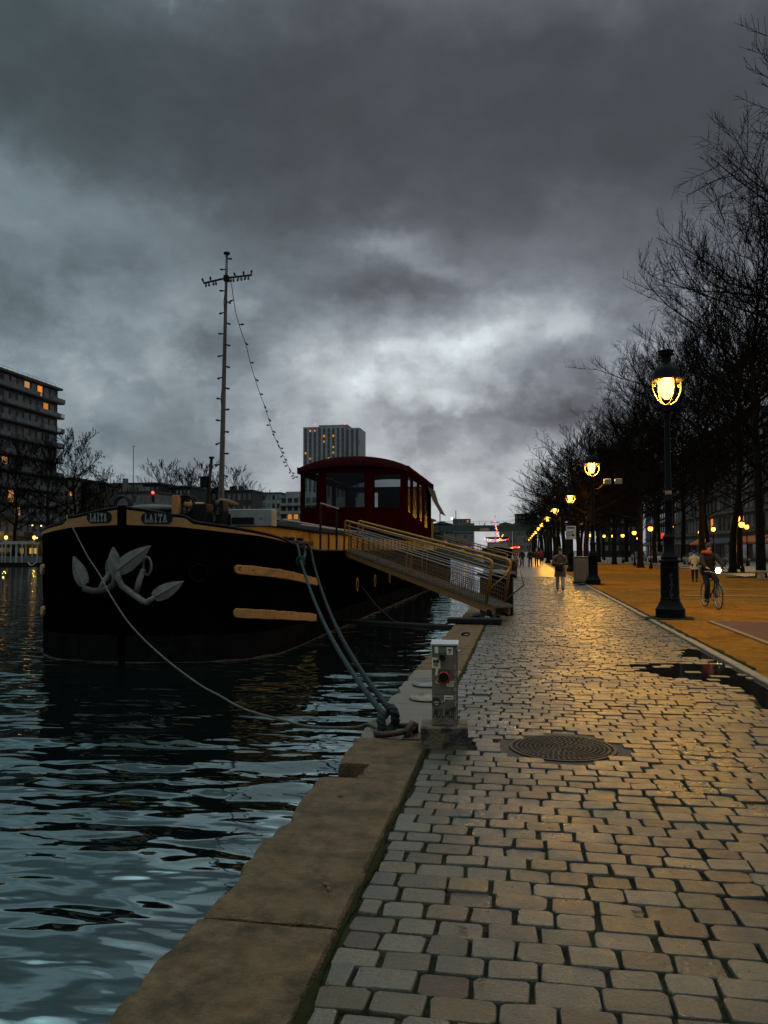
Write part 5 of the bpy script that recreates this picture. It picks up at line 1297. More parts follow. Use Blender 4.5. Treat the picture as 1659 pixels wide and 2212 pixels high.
# ================================================================== TREES
m_bark = mat('dark_bark', (.012,.010,.0075), (.007,.006,.005), 6, .9, spec=.05, bump=.2, bscale=12)
m_twig = mat('dark_twig', (.010,.0085,.007), None, rough=.9, spec=.0)
def grow_tree(seed, H=18.0, clear=5.0, r0=.32, n1=22, spread=5.5, n2=9, n3=8, rise=.75, thick=1.0, lean=(0,0), twig=.011):
    rg_ = random.Random(seed); tr = MB(); cr = MB()
    def wander(p, d, L_, n, r_a, r_b, curl, mb, sides):
        P = [Vector(p)]; d = Vector(d).normalized(); R_ = [r_a]
        for i in range(n):
            d = (d+Vector((rg_.gauss(0, .09), rg_.gauss(0, .09), curl/n+rg_.gauss(0, .05)))).normalized()
            P.append(P[-1]+d*(L_/n)); R_.append(r_a+(r_b-r_a)*(i+1)/n)
        mb.tube(P, R_, sides, cap=False); return P, R_
    TP = [Vector((0,0,-.1)), Vector((0,0,.4)), Vector((lean[0]*.2, lean[1]*.2, clear*.55))]
    x, y = lean[0]*.35, lean[1]*.35; N = 9
    for i in range(N):
        z = clear+(H-clear)*i/(N-1)*.93; x += rg_.gauss(0, .16)+lean[0]*.1; y += rg_.gauss(0, .16)+lean[1]*.1
        TP.append(Vector((x, y, z)))
    TR = [r0*1.45, r0*1.08, r0*.95]+[max(.03, r0*.88*(1-i/(N-1)*.95)) for i in range(N)]
    tr.tube(TP, TR, 10)
    def pt_at(P, R_, t):
        f = t*(len(P)-1); i = min(int(f), len(P)-2); q = f-i
        return P[i]+(P[i+1]-P[i])*q, R_[i]+(R_[i+1]-R_[i])*q, (P[i+1]-P[i]).normalized()
    def twigs(P, R_, n, L_, lvl, updir):
        for k in range(n):
            t = .18+.82*(k+rg_.random())/n; p, r_, d = pt_at(P, R_, min(t, .995))
            a = rg_.uniform(0, 6.283); u = d.cross(Vector((0,0,1))); u = u.normalized() if u.length > .05 else Vector((1,0,0)); w = u.cross(d)
            q = (u*math.cos(a)+w*math.sin(a)); dv = d*.55+q*.75+Vector((0,0,updir*.5))
            l = L_*rg_.uniform(.55, 1.15)*(1.1-.5*t)
            if lvl == 1:
                Q, S_ = wander(p, dv, l, 4, min(r_*.7, .019*thick), twig*.9, .25*updir, cr, 4); twigs(Q, S_, n3, l*.42, 2, updir)
            else:
                wander(p, dv, l, 2, twig, twig*.62, .6*updir, cr, 3)
    for k in range(n1):
        t = (k+.5*rg_.random())/n1; z = clear*.95+(H-clear)*(t**.9)*.97
        f = 0
        for i in range(len(TP)-1):
            if TP[i].z <= z <= TP[i+1].z:
                f = (z-TP[i].z)/(TP[i+1].z-TP[i].z); p = TP[i]+(TP[i+1]-TP[i])*f; r_ = TR[i]+(TR[i+1]-TR[i])*f; break
        else: p = TP[-1]; r_ = TR[-1]
        a = k*2.4+rg_.uniform(-.5, .5)
        env = math.sin(math.pi*min(1, .22+.78*t)**.9)**.7
        L_ = spread*(.35+.75*env)*rg_.uniform(.75, 1.15)
        d = Vector((math.cos(a), math.sin(a), rise*(.55+.9*t)))
        Q, S_ = wander(p, d, L_, 6, min(r_*.6, .085*thick), .016*thick, rg_.uniform(-.35, .55), tr if L_ > 99 else cr, 5)
        twigs(Q, S_, n2, L_*.36, 1, 1 if rg_.random() < .8 else -.3)
    return tr, cr
TREES = {}
def tree_kind(key, **kw):
    tr, cr = grow_tree(**kw); TREES[key] = (tr, cr, None)
tree_kind('a', seed=11, H=20, clear=5.5, r0=.26, n1=34, spread=9.4, n2=18, n3=12, rise=.85, twig=.011)
tree_kind('b', seed=23, H=19, clear=5.0, r0=.24, n1=32, spread=9.6, n2=18, n3=12, rise=.8, lean=(-.5, .2), twig=.011)
tree_kind('c', seed=37, H=20, clear=6.5, r0=.28, n1=42, spread=9.0, n2=19, n3=12, lean=(.4, -.2), rise=1.0, twig=.0105)
tree_kind('low', seed=51, H=12, clear=4.2, r0=.24, n1=28, spread=5.2, n2=12, n3=8, rise=.5, twig=.0125)
tree_kind('far', seed=61, H=14, clear=3.5, r0=.22, n1=24, spread=5.2, n2=11, n3=8, rise=.85, twig=.026, thick=1.2)
PROTO = {}
def plant_tree(key, x, y, z, rz, sc, label, group, tilt=0):
    if key not in PROTO:
        tr, cr, _ = TREES[key]; t = thing('bare_tree', label, 'tree', (0,0,0), 0, group)
        a = obj('trunk', tr, m_bark, t, local=True, smooth=True); c = obj('crown', cr, m_twig, t, local=True)
        PROTO[key] = t; o = t
    else:
        o = copy_tree(PROTO[key]); o['label'] = label; o['group'] = group
    o.location = (x, y, z); o.rotation_euler = (0, R(tilt), rz); o.scale = (sc, sc, sc); return o
G1 = 'bare trees along the promenade'
rt = random.Random(5)
row1 = [('c',16.2,35.5,1.05,0),('b',16.0,42.5,1.02,0),('a',13.9,50.0,1.0,0),('b',14.9,60.5,1.0,4),('a',15.3,72,.98,0),('c',14.6,82,.95,0),('b',14.8,93,.95,0),('a',14.8,104,.92,0),('c',14.6,116,.92,0),('b',14.6,130,.9,0),('a',14.5,146,.9,0),('c',14.2,165,.88,0)]
row2 = [('b',21.5,70.5,1.0,0),('c',20.5,58.0,1.0,0),('a',21.4,84,1.0,0),('b',21.4,98,1.0,0),('c',21.4,112,1.0,0),('a',21,128,.95,0),('b',21,146,.95,0),('c',21,166,.92,0)]
def olabel(i, lst, tmpl):
    return tmpl % (ordw[i] if i < len(ordw) else 'last')
for i, (k, x, y, s, tl) in enumerate(row1):
    lab = ['tall bare tree whose branches reach in above the large lamp', 'bare tree with crown filling the sky between the large lamp and the thick trunk', 'thick bare trunk rising beside the stone bench by the cyclist', 'forked bare tree with mossy foot, directly behind the cyclist'][i] if i < 4 else olabel(i, row1, '%s bare tree of the promenade row past the stone benches')
    plant_tree(k, x, y, 0, rt.uniform(0, 6.28), s, lab, G1, tl)
for i, (k, x, y, s, tl) in enumerate(row2):
    plant_tree(k, x, y, 0, rt.uniform(0, 6.28), s, olabel(i, row2, '%s bare tree of the outer row in front of the lit shops'), G1, tl)
row3 = [(5.2,66),(5.4,77),(5.0,88),(5.2,99),(4.9,110),(5.1,122),(5.0,135),(5.0,150),(5.0,166),(5.0,184),(5.0,205),(5.0,230),(5.0,258),(5.0,290)]
for i, (x, y) in enumerate(row3):
    plant_tree('low', x, y, 0, rt.uniform(0, 6.28), .92 if i < 2 else 1.05, olabel(i, row3, '%s low spreading bare tree of the row beside the kerb lamps') if i else 'bare tree with a lamp lit trunk right behind the lamp that carries the notice', 'low bare trees along the kerb lamps')
for i, (x, y, q) in enumerate([(10.8,76,.95),(10.4,93,.95),(10.5,112,.9),(10,126,.95),(10.2,140,.95),(9.8,158,1.0),(10,178,1.0),(9.8,204,1.0),(9.6,236,1.1)]):
    plant_tree('low', x, y, 0, rt.uniform(0, 6.28), q*1.15, olabel(i, [], '%s bare tree of the middle row behind the kerb trees'), 'bare trees of the middle row')
for i, (px, Y, s, k) in enumerate([(28,130,1.45,'far'),(95,138,1.5,'far'),(165,150,1.75,'far'),(-40,126,1.5,'far'),(215,168,1.35,'far')]):
    p = at(px, 1188, Y); plant_tree(k, p.x, Y, 0, rt.uniform(0, 6.28), s, ['bare tree in front of the tall apartment block with lit windows','bare tree at the corner of the tall apartment block','slender bare tree standing free against the sky beside the apartment block','bare tree by the pontoon before the apartment block','small bare tree before the beige corner building'][i], 'bare trees on the far bank', 6 if i < 2 else 0)
for i, (px, Y, s) in enumerate([(355,262,2.2),(395,265,2.05),(440,270,2.2),(505,300,2.3),(535,305,1.9)]):
    p = at(px, 1188, Y); plant_tree('far', p.x, Y, 0, rt.uniform(0, 6.28), s, ['bare tree rising behind the black flat roof','bare tree above the black sloping wing','bare tree behind the bow gear of the barge','bare tree beside the mast base','bare tree before the stepped white apartments'][i], 'bare trees behind the far roofs')
for i, (x, y, z) in enumerate([(14.9,60.2,.06),(15.3,72,.06),(13.9,50,.06)]): patch(x, y, 2.0, 1.6, z, m_moss, 'grass_patch', i*2.2)
patch(3.50, 20.0, .62, .5, .045, m_moss, 'grass_tuft', 8.1); patch(3.2, 38.9, .7, .8, .045, m_moss, 'grass_tuft', 3.1)
# ================================================================== BUILDINGS
m_lit = [lampglass('lit_window_amber', (1.0,.36,.07), .5), lampglass('lit_window_warm', (1.0,.50,.18), .45), lampglass('lit_window_orange', (1.0,.30,.05), .8)]
m_win = mat('dim_window', (.020,.023,.025), None, rough=.12, spec=.6)
m_winc = mat('curtained_window', (.17,.17,.165), (.05,.05,.05), 1.1, .6)
def facade_mat(name, c, c2, s=.6): return mat(name, c, c2, s, .8, spec=.2, stain=tuple(x*.55 for x in c), stain_scale=.35)
WM = {}
def win_mesh(w, h, m, frame=None):
    """window slab in its own plane (faces -Y), origin at the sill middle"""
    k = (round(w, 2), round(h, 2), m.name)
    if k not in WM:
        me = bpy.data.meshes.new('window'); b_ = MB().box(-w/2, w/2, -.06, .02, 0, h); me.from_pydata(b_.v, [], b_.f); me.materials.append(m); WM[k] = me
    return WM[k]
def put_window(parent, pos, rz, w, h, m):
    o = bpy.data.objects.new('window', win_mesh(w, h, m)); COL.objects.link(o); o.parent = parent
    o.location = Vector(pos)-rootloc(parent); o.rotation_euler = (0,0,rz); return o
def pick(rg_, lit): 
    r_ = rg_.random(); return rg_.choice(m_lit) if r_ < lit else (m_winc if r_ < lit+.45 else m_win)
# --- tall block on the far bank with long balconies
BXf, BY0, BY1 = -96.0, 60.0, 117.9
zt = at_x(124, 840, BXf).z; y_end = at_x(122, 1000, BXf).y
bk = thing('apartment_block', 'tall slab apartment block with long balconies and a few orange windows on the far bank', 'building', (BXf-8, y_end-20, 0))
mk = facade_mat('grey_render', (.115,.112,.105), (.08,.078,.072)); ms_ = mat('dark_balcony_slab', (.018,.017,.016), None, rough=.8); mrl = mat('balcony_panel', (.095,.10,.10), (.05,.052,.052), 1.5, .5)
obj('wall', MB().box(BXf-15, BXf, y_end-60, y_end, 0, zt-.4), mk, bk)
nf = 11; fh = (zt-1.2)/nf; rg_ = random.Random(3)
LITB = {(10,5):2,(9,6):0,(10,3):1,(3,1):1,(5,0):1,(2,2):1}
for f in range(nf):
    z = 1.0+fh*f
    obj('balcony', MB().box(BXf+.01, BXf+1.25, y_end-60, y_end+.7, z-.02, z+.20).box(BXf+1.17, BXf+1.22, y_end-60, y_end+.6, z+.2, z+.28), ms_, bk)
    rl = MB(); yy = y_end-26
    while yy < y_end-.2:
        if rg_.random() < .72: rl.box(BXf+1.16, BXf+1.20, yy, yy+1.45, z+.28, z+1.08)
        else: rl.box(BXf+1.16, BXf+1.2, yy, yy+1.45, z+1.02, z+1.08); [rl.box(BXf+1.16, BXf+1.2, yy+.18*q, yy+.18*q+.03, z+.28, z+1.02) for q in range(8)]
        yy += 1.5
    obj('railing', rl, mrl, bk)
    for w in range(8):
        m_ = m_lit[LITB[(f, 7-w if False else w)]] if (f, w) in LITB else pick(rg_, .0)
        put_window(bk, (BXf+.03, y_end-17.2+w*2.15, z+.35), R(90), 1.5, fh-.85, m_)
pr3 = MB(); 
for q in range(30): pr3.tube([(BXf-.4, y_end-.3-q*1.6, zt-.3), (BXf-.4, y_end-.3-q*1.6, zt+1.0)], .035, 4)
pr3.tube([(BXf-.4, y_end-.3, zt+1.0), (BXf-.4, y_end-48, zt+1.0)], .03, 4).tube([(BXf-.4, y_end-.3, zt+.5), (BXf-.4, y_end-48, zt+.5)], .025, 4)
obj('roof_railing', pr3, mat('pale_railing', (.2,.21,.21)), bk)
obj('roof', MB().box(BXf-15.3, BXf+1.0, y_end-60, y_end+.3, zt-.4, zt+.05).box(BXf-7, BXf-3, y_end-14, y_end-9, zt+.05, zt+.8), ms_, bk)
def block(label, cat, px0, px1, pyt, Y, depth, m, floors, cols, lit, seed, group=None, flat=True, name='building', pyb=None, roofm=None, parapet=True, chim=0):
    a, c = at(px0, pyt, Y), at(px1, pyt, Y); zt_ = a.z; rg_ = random.Random(seed)
    t = thing(name, label, cat, ((a.x+c.x)/2, Y+depth/2, 0), group=group)
    obj('wall', MB().box(a.x, c.x, Y, Y+depth, -.2, zt_), m, t)
    W_ = c.x-a.x; fh_ = (zt_-1)/floors; cw = W_/cols
    for f in range(floors):
        for w in range(cols):
            put_window(t, (a.x+cw*(w+.5), Y-.01, 1+fh_*f+fh_*.22), 0, cw*.55, fh_*.55, pick(rg_, lit))
    rm = roofm or ms_
    if flat: obj('roof', MB().box(a.x-.3, c.x+.3, Y-.3, Y+depth+.3, zt_+.003, zt_+.45), rm, t)
    else:
        h_ = W_*.16
        rf = MB(); xm = (a.x+c.x)/2
        rf.v += [(a.x-.4, Y-.4, zt_), (c.x+.4, Y-.4, zt_), (xm, Y-.4, zt_+h_), (a.x-.4, Y+depth, zt_), (c.x+.4, Y+depth, zt_), (xm, Y+depth, zt_+h_)]
        rf.f += [(0,1,2), (5,4,3), (0,2,5,3), (1,4,5,2), (0,3,4,1)]
        obj('roof', rf, rm, t)
    for q in range(chim):
        x = a.x+W_*(.15+.7*rg_.random()); w_ = max(.4, W_*.03)
        obj('chimney', MB().box(x-w_, x+w_, Y+1, Y+2, zt_+.4, zt_+.45+rg_.uniform(.8, 1.8)), m, t)
    return t
mgrey = facade_mat('grey_facade', (.15,.145,.14), (.105,.10,.098)); mbeige = facade_mat('beige_facade', (.20,.175,.13), (.14,.12,.09)); mdark = facade_mat('dark_facade', (.02,.019,.018), (.014,.013,.013)); mpale = facade_mat('pale_facade', (.26,.26,.255), (.17,.17,.168)); mbrown = facade_mat('brown_facade', (.045,.038,.032), (.03,.026,.022))
block('beige corner building with a few amber windows behind the free standing tree', 'building', 118, 160, 1036, 165, 12, mbeige, 8, 4, .10, 21)
block('dark brown building next to the beige corner building', 'building', 161, 196, 1042, 168, 12, mbrown, 7, 4, .03, 22)
block('long grey building with chimneys behind the bow of the barge', 'building', 197, 336, 1066, 190, 12, mgrey, 5, 14, .02, 23, chim=6)
b5 = block('black flat roofed building with one red light above the bow', 'building', 244, 345, 1047, 200, 14, mdark, 5, 10, .0, 24)
p = at(272, 1034, 199); obj('chimney', MB().box(p.x-.45, p.x+.45, 198, 199.5, 10, p.z), mgrey, b5)
p = at(330, 1064, 189.5); obj('red_light', MB().sphere(tuple(p), .35, 8, 6), lampglass('red_lamp', (1,.05,.04), 6), b5)
block('black sloping wing behind the windlass', 'building', 346, 412, 1053, 206, 14, mdark, 5, 8, .02, 25)
block('dark slate roofed building with chimney pots beside the mast', 'building', 413, 545, 1062, 275, 12, mbrown, 5, 12, .0, 26, chim=9)
p = at(287.5, 1060, 185); q = at(288.5, 964, 185)
o = obj('flag_pole', MB().tube([(p.x, 185, 5), p, q], [.16, .12, .06], 6).box(q.x-.25, q.x+.25, 184.9, 185.1, q.z-.1, q.z+.05), m_bolt); tag(o, 'thin bare pole standing up behind the bow of the barge', 'pole')
# stepped white apartments
sw_ = block('stepped white apartment building with two orange windows beside the red cabin', 'building', 556, 606, 1066, 330, 14, mpale, 7, 5, .06, 31)
a, c = at(606, 1075, 330.5), at(690, 1075, 330.5)
obj('wing', MB().box(a.x+.02, c.x, 330.5, 342, 0, a.z).box(a.x+2, c.x-4, 331.5, 342, a.z, a.z+2.6), mpale, sw_)
for f in range(6):
    z = 3+f*(a.z-3)/6; obj('balcony', MB().box(a.x+.05, c.x, 329.6, 330.49, z, z+1.2), mpale, sw_)
    for w in range(6): put_window(sw_, (a.x+1.5+w*2.7, 330.46, z+1.3), 0, 1.8, 2.0, m_lit[0] if (f, w) in ((3,1),(3,2),(2,0)) else m_win)
# tower block with vertical bands
TY = 420; a, c = at(655, 930, TY), at(776, 930, TY); zt_ = at(655, 923, TY).z
tw = thing('tower_block', 'grey high rise tower with dark vertical window bands rising behind the red cabin', 'building', ((a.x+c.x)/2, TY+8, 0))
mtw = facade_mat('tower_panel', (.30,.30,.30), (.24,.24,.24), .2)
wx = at(745, 930, TY).x
obj('wall', MB().box(a.x, wx, TY, TY+18, 0, zt_).box(wx, c.x, TY+1.5, TY+18, 0, zt_-.8), mtw, tw)
r0_ = at(700, 920, TY); r1_ = at(748, 920, TY)
obj('roof', MB().box(r0_.x-3.4, r1_.x, TY+2, TY+14, zt_+.01, at(700, 918, TY).z).box(r0_.x-3.6, r1_.x+.3, TY+1.7, TY+14.3, at(700, 918, TY).z-.3, at(700, 918, TY).z+.2), mtw, tw)
for px in (681, 745): 
    p = at(px, 916.5, TY); obj('red_light', MB().sphere(tuple(p), .32, 8, 5), lampglass('roof_beacon', (1,.12,.06), 2.5), tw)
m_spd = mat('spandrel_panel', (.10,.10,.10)); rg_ = random.Random(12); nb_ = 9; zf = 3.05
for i in range(nb_):
    x0 = a.x+(wx-a.x)*(i+.28)/nb_; x1 = a.x+(wx-a.x)*(i+.80)/nb_
    obj('window_band', MB().box(x0, x1, TY-.08, TY-.01, 30, zt_-.8), m_win, tw)
    for f in range(10):
        if rg_.random() < .11: 
            z = zt_-2.6-f*zf; put_window(tw, ((x0+x1)/2, TY-.12, z), 0, (x1-x0)*.7, 1.1, rg_.choice(m_lit))
    for f in range(11): obj('spandrel', MB().box(x0, x1, TY-.17, TY-.085, zt_-3.4-f*zf, zt_-3.0-f*zf), m_spd, tw)
for i in range(3):
    x0 = wx+(c.x-wx)*(i+.2)/3; obj('window_band', MB().box(x0, x0+(c.x-wx)*.16, TY+1.42, TY+1.49, 30, zt_-1.5), m_win, tw)
# --- end of the basin
mslate = mat('slate_roof', (.035,.036,.04), (.025,.025,.028), 2, .5)
block('low dark house with hipped roof behind the barge stern', 'building', 935, 975, 1132, 700, 20, mdark, 3, 4, .03, 41, flat=False, roofm=mslate)
block('grey stepped building with lit top windows beyond the footbridge', 'building', 978, 1014, 1122, 760, 20, mgrey, 8, 5, .10, 42)
block('pale lower building beyond the footbridge beside the stepped one', 'building', 1013, 1022, 1131, 765, 20, mpale, 7, 2, .05, 43)
block('pale building with lit ground floor under the footbridge', 'building', 958, 1018, 1152, 695, 4, mgrey, 3, 7, .12, 44)
gb = block('gabled stone warehouse at the end of the basin behind the lit boat', 'building', 1078, 1106, 1132, 700, 30, mbeige, 4, 5, .0, 45, flat=False, roofm=mslate)
block('second gabled stone warehouse half hidden by the kerb trees', 'building', 1107, 1148, 1132, 703, 30, mbeige, 4, 7, .0, 46, flat=False, roofm=mslate)
block('dark block rising behind the gabled warehouses', 'building', 1112, 1160, 1111, 780, 20, mdark, 6, 6, .0, 47)
# --- footbridge
mgreen = mat('green_bridge_paint', (.022,.05,.035), (.016,.036,.026), 1, .5)
FB = 200; za, zb = at(950, 1135, FB).z, at(950, 1148, FB).z
fb = thing('footbridge', 'green steel footbridge spanning the basin in the distance', 'bridge', (-10, FB, 0))
obj('girder', MB().box(-34, 22, FB, FB+.3, zb, za).box(-34, 22, FB+2.7, FB+3, zb, za).box(-34, 22, FB+.3, FB+2.7, zb, zb+.3), mgreen, fb)
rl = MB()
for q in range(38): rl.tube([(-34+1.5*q, FB+.1, za), (-34+1.5*q, FB+.1, za+1.0)], .03, 4)
rl.tube([(-34, FB+.1, za+1.0), (22, FB+.1, za+1.0)], .04, 4).tube([(-34, FB+.1, za+.5), (22, FB+.1, za+.5)], .03, 4)
obj('railing', rl, mgreen, fb)
for x in (-19.5, 6.5): obj('pier', MB().box(x-.6, x+.6, FB+.4, FB+2.6, -1.5, zb), mgreen, fb)
p = at(1047, 1149, FB); obj('sign_plate', MB().box(p.x-1.2, p.x+1.2, FB-.06, FB-.01, zb+.1, zb+.75), mat('red_white_plate', (.35,.05,.04), (.4,.38,.36), 1.5, .6), fb)
p = at(1046.5, 1139, FB+1.2); person('dark figure crossing the green footbridge', (p.x, FB+1.2, zb+.3), R(90), 1.75, (.012,.012,.013), (.012,.012,.013), detail=False)
# tall lamp on the bridge
p = at(978, 1120, FB+4); o = thing('mast_lamp', 'tall lamp mast with a single light above the footbridge', 'street lamp', (p.x+.8, FB+4, 0))
obj('pole', MB().tube([(p.x+.8, FB+4, 0), (p.x+.8, FB+4, p.z+2)], .10, 6).tube([(p.x+.8, FB+4, p.z), (p.x, FB+4, p.z+.1)], .06, 4), m_bolt, o); obj('globe', MB().sphere((p.x-.2, FB+4, p.z), .28, 8, 6), lampglass('pale_lamp', (1,.75,.5), 3), o)
# --- big dark block and street facades behind the trees
block('dark apartment block with a lit window towering behind the second lamp', 'building', 1302, 1384, 976, 190, 20, mdark, 11, 7, .0, 51)
mhs = [facade_mat('limestone_front', (.13,.125,.115), (.095,.09,.082)), facade_mat('grey_plaster_front', (.11,.108,.104), (.08,.078,.075)), facade_mat('cream_front', (.145,.132,.11), (.105,.095,.078))]
m_shop = lampglass('lit_shop_window', (1.0,.36,.07), .65); m_awn = [mat('orange_awning', (.42,.09,.02), None, rough=.7), mat('dark_awning', (.012,.012,.014), None, rough=.7), mat('navy_awning', (.015,.02,.035), None, rough=.7)]
FXs = 33.0; y = 96.0; i = 0
hl = ['limestone street house with a glowing cafe front behind the outermost trees','plaster street house with an orange awning behind the cyclist','cream street house with a lit shop behind the forked tree','grey street house behind the large lamp','limestone street house in deep shade further along the promenade','plaster street house further along, almost hidden by trunks','cream street house furthest along behind the thin lanterns','grey street house closing the row by the dark apartment block']
rg_ = random.Random(77)
for lab in hl:
    L_ = rg_.uniform(13, 18); hgt = rg_.uniform(18.5, 22)
    t = thing('street_house', lab, 'building', (FXs+5, y+L_/2, 0), group='street houses behind the promenade trees')
    m_ = mhs[i % 3]
    obj('wall', MB().box(FXs, FXs+10, y+.02, y+L_-.02, 0, hgt), m_, t)
    rf = MB(); rf.v += [(FXs-.3, y, hgt), (FXs-.3, y+L_, hgt), (FXs+1.6, y, hgt+3), (FXs+1.6, y+L_, hgt+3), (FXs+9, y, hgt+3.3), (FXs+9, y+L_, hgt+3.3), (FXs+10, y, hgt), (FXs+10, y+L_, hgt)]
    rf.f += [(0,2,3,1), (2,4,5,3), (4,6,7,5), (0,6,4,2), (1,3,5,7), (0,1,7,6)]
    obj('roof', rf, mslate, t)
    nb_ = int(L_/2.4); nfl = 5; fz = (hgt-4.4)/nfl
    for f in range(nfl):
        obj('ledge', MB().box(FXs-.35, FXs-.01, y+.1, y+L_-.1, 4.4+f*fz-.1, 4.4+f*fz+.12), m_, t)
        for w in range(nb_): put_window(t, (FXs-.03, y+L_*(w+.5)/nb_, 4.4+f*fz+.55), R(-90), 1.25, fz-1.1, pick(rg_, .02 if f > 0 else .08))
    for w in range(3):
        lit = rg_.random() < .6 if i < 5 else rg_.random() < .4
        put_window(t, (FXs-.03, y+L_*(w+.5)/3, .5), R(-90), L_/3*.5, 2.0, m_shop if lit and w != 1 else m_win)
    aw_ = MB(); zt2 = 3.75
    aw_.slab([[(FXs-.02, y+.6, zt2), (FXs-.02, y+L_-.6, zt2)], [(FXs-1.7, y+.6, zt2-.95), (FXs-1.7, y+L_-.6, zt2-.95)], [(FXs-1.72, y+.6, zt2-1.2), (FXs-1.72, y+L_-.6, zt2-1.2)]], lambda p: (p[0]+.02, p[1], p[2]-.03))
    obj('awning', aw_, m_awn[(0, 1, 2)[i % 3]] if i != 1 else m_awn[0], t)
    y += L_; i += 1
p = at(1432, 1162, 118); sg_ = thing('shop_sign', 'small red hanging sign by the lit shops among the trunks', 'sign', tuple(p)); obj('panel', MB().box(p.x-.25, p.x+.25, p.y-.05, p.y+.05, p.z-.1, p.z+.7), lampglass('red_sign_glow', (1,.07,.03), .9), sg_); obj('bracket', MB().box(p.x+.25, p.x+.6, p.y-.03, p.y+.03, p.z+.5, p.z+.6), m_bolt, sg_)
# parked cars glimpsed between the trunks
m_carp = [mat('silver_car_paint', (.25,.25,.25), None, rough=.35, metal=.4), mat('dark_car_paint', (.03,.03,.035), None, rough=.3), mat('white_car_paint', (.5,.5,.48), None, rough=.35)]
def car(x, y, m, label):
    t = thing('parked_car', label, 'car', (x, y, 0), group='cars parked before the shops')
    rows = []
    for z, x0, x1, yw in ((.28,-.80,.80,2.05),(.62,-.86,.86,2.1),(.86,-.84,.84,2.02)): rows.append([(x0,-yw,z),(x1,-yw,z),(x1,yw,z),(x0,yw,z),(x0,-yw,z)])
    b_ = MB().grid(rows); b_.poly([rows[2][k] for k in range(4)]); b_.poly([rows[0][k] for k in (3,2,1,0)])
    obj('body', b_, m, t, local=True)
    r2 = [[(-.80,-1.2,.86),(.80,-1.2,.86),(.80,1.6,.86),(-.80,1.6,.86),(-.80,-1.2,.86)], [(-.62,-.55,1.40),(.62,-.55,1.40),(.62,1.1,1.40),(-.62,1.1,1.40),(-.62,-.55,1.40)]]
    g_ = MB().grid(r2); g_.poly([r2[1][k] for k in range(4)]); obj('cabin', g_, m_glass, t, local=True)
    for xx in (-.8, .8):
        for yy in (-1.3, 1.3): obj('wheel', MB().tube([(xx-.1, yy, .32), (xx+.1, yy, .32)], .32, 14), m_tyre, t, local=True)
    for xx in (-.6, .6): obj('headlight', MB().box(xx-.16, xx+.16, -2.12, -2.06, .58, .72), m_white, t, local=True)
for i, (px, Y, k) in enumerate([(1500,92,0),(1420,110,2),(1590,88,1),(1380,125,0)]):
    p = at(px, 1200, Y); car(p.x, Y, m_carp[k], ['silver parked car glimpsed between trunks behind the cream coat','white parked car glimpsed between trunks behind the large lamp','dark parked car glimpsed between trunks behind the cyclist','silver parked car far off among the trunks before the dark apartment block'][i])
# ================================================================== FAR BOATS, PONTOON, LIGHTS
xb = thing('lit_barge', 'small black barge decked with coloured lights, moored far along the quay', 'boat', (-5.0, 170, -1))
rows = []
for z, wd_ in ((-1.2,.86),(-.2,.95),(1.2,1.0),(1.9,1.02)):
    r_ = []
    for k in range(25):
        t_ = -1+2*k/24; r_.append((-5.1+3.05*wd_*t_, 168+7*abs(t_)**3.0*(1.0)+.8*(1-wd_)*6, z+(.45*(1-abs(t_)) if z > 1.8 else 0)))
    r_ = [(-5.1-3.05*wd_, 215, z)]+r_+[(-5.1+3.05*wd_, 215, z)]; rows.append(r_)
hb = MB().grid(rows); hb.poly(rows[-1]); obj('hull', hb, m_hull, xb)
obj('cabin', MB().box(-7.3,-3.0,181,200,1.9,3.4,.05).box(-6.9,-3.3,179,181,1.9,2.9,.05), m_white, xb); obj('canopy', MB().box(-7.6,-2.6,180,205,4.4,4.55).box(-7.5,-7.4,180.1,180.2,3.3,4.4).box(-2.8,-2.7,180.1,180.2,3.3,4.4), m_black, xb)
obj('gunwale', MB().tube([(p_[0], p_[1]-.02, p_[2]+.05) for p_ in rows[-1]], .10, 5), m_white, xb)
nm_ = MB()
for q in strokes('LOMU', -6.6, 1.05, .45, .55, .2, .07): nm_.poly([(p_.x, 167.9+2.0*abs((p_.x+5.1)/3.05)**3-.05, p_.y) for p_ in q])
obj('painted_name', nm_, m_letter, xb)
p0, p1 = at(1069, 1113, 182), at(1070, 1166, 182); obj('mast', MB().tube([p1-Vector((0,0,2)), p0], .07, 6).tube([p0+Vector((-1.1,0,-1.6)), p0+Vector((1.1,0,-1.6))], .05, 4), m_bolt, xb)
CB = [lampglass('red_bulb', (1,.05,.03), 2.5), lampglass('amber_bulb', (1,.36,.05), 3), lampglass('blue_bulb', (.12,.14,1), 2), lampglass('white_bulb', (1,.7,.4), 2), lampglass('violet_bulb', (.6,.15,1), 1.5), lampglass('pink_bulb', (1,.2,.2), 2)]
def fairy(label, pts, n, Y, seed, r=.13, pal=(0,1,1,0,3,2,5)):
    rg_ = random.Random(seed); P = [at(*p_, Y) for p_ in pts]
    t = thing('string_lights', label, 'string lights', P[0])
    obj('wire', MB().tube(P, .02, 4), m_bolt, t)
    L_ = [0]; 
    for a_, c_ in zip(P, P[1:]): L_.append(L_[-1]+(c_-a_).length)
    for k in range(n):
        d = L_[-1]*k/(n-1); i = 0
        while i < len(P)-2 and d > L_[i+1]: i += 1
        q = P[i]+(P[i+1]-P[i])*((d-L_[i])/max(1e-6, L_[i+1]-L_[i]))
        obj('bulb', MB().sphere((q.x+rg_.gauss(0,.05), q.y-.1, q.z+rg_.gauss(0,.05)), r, 6, 4), CB[rg_.choice(pal)], t)
fairy('coloured lights running up the mast of the far lit barge', [(1069,1121),(1071,1134),(1073,1148),(1077,1158),(1079,1163)], 16, 181, 1, pal=(0,1,5,0,3,1))
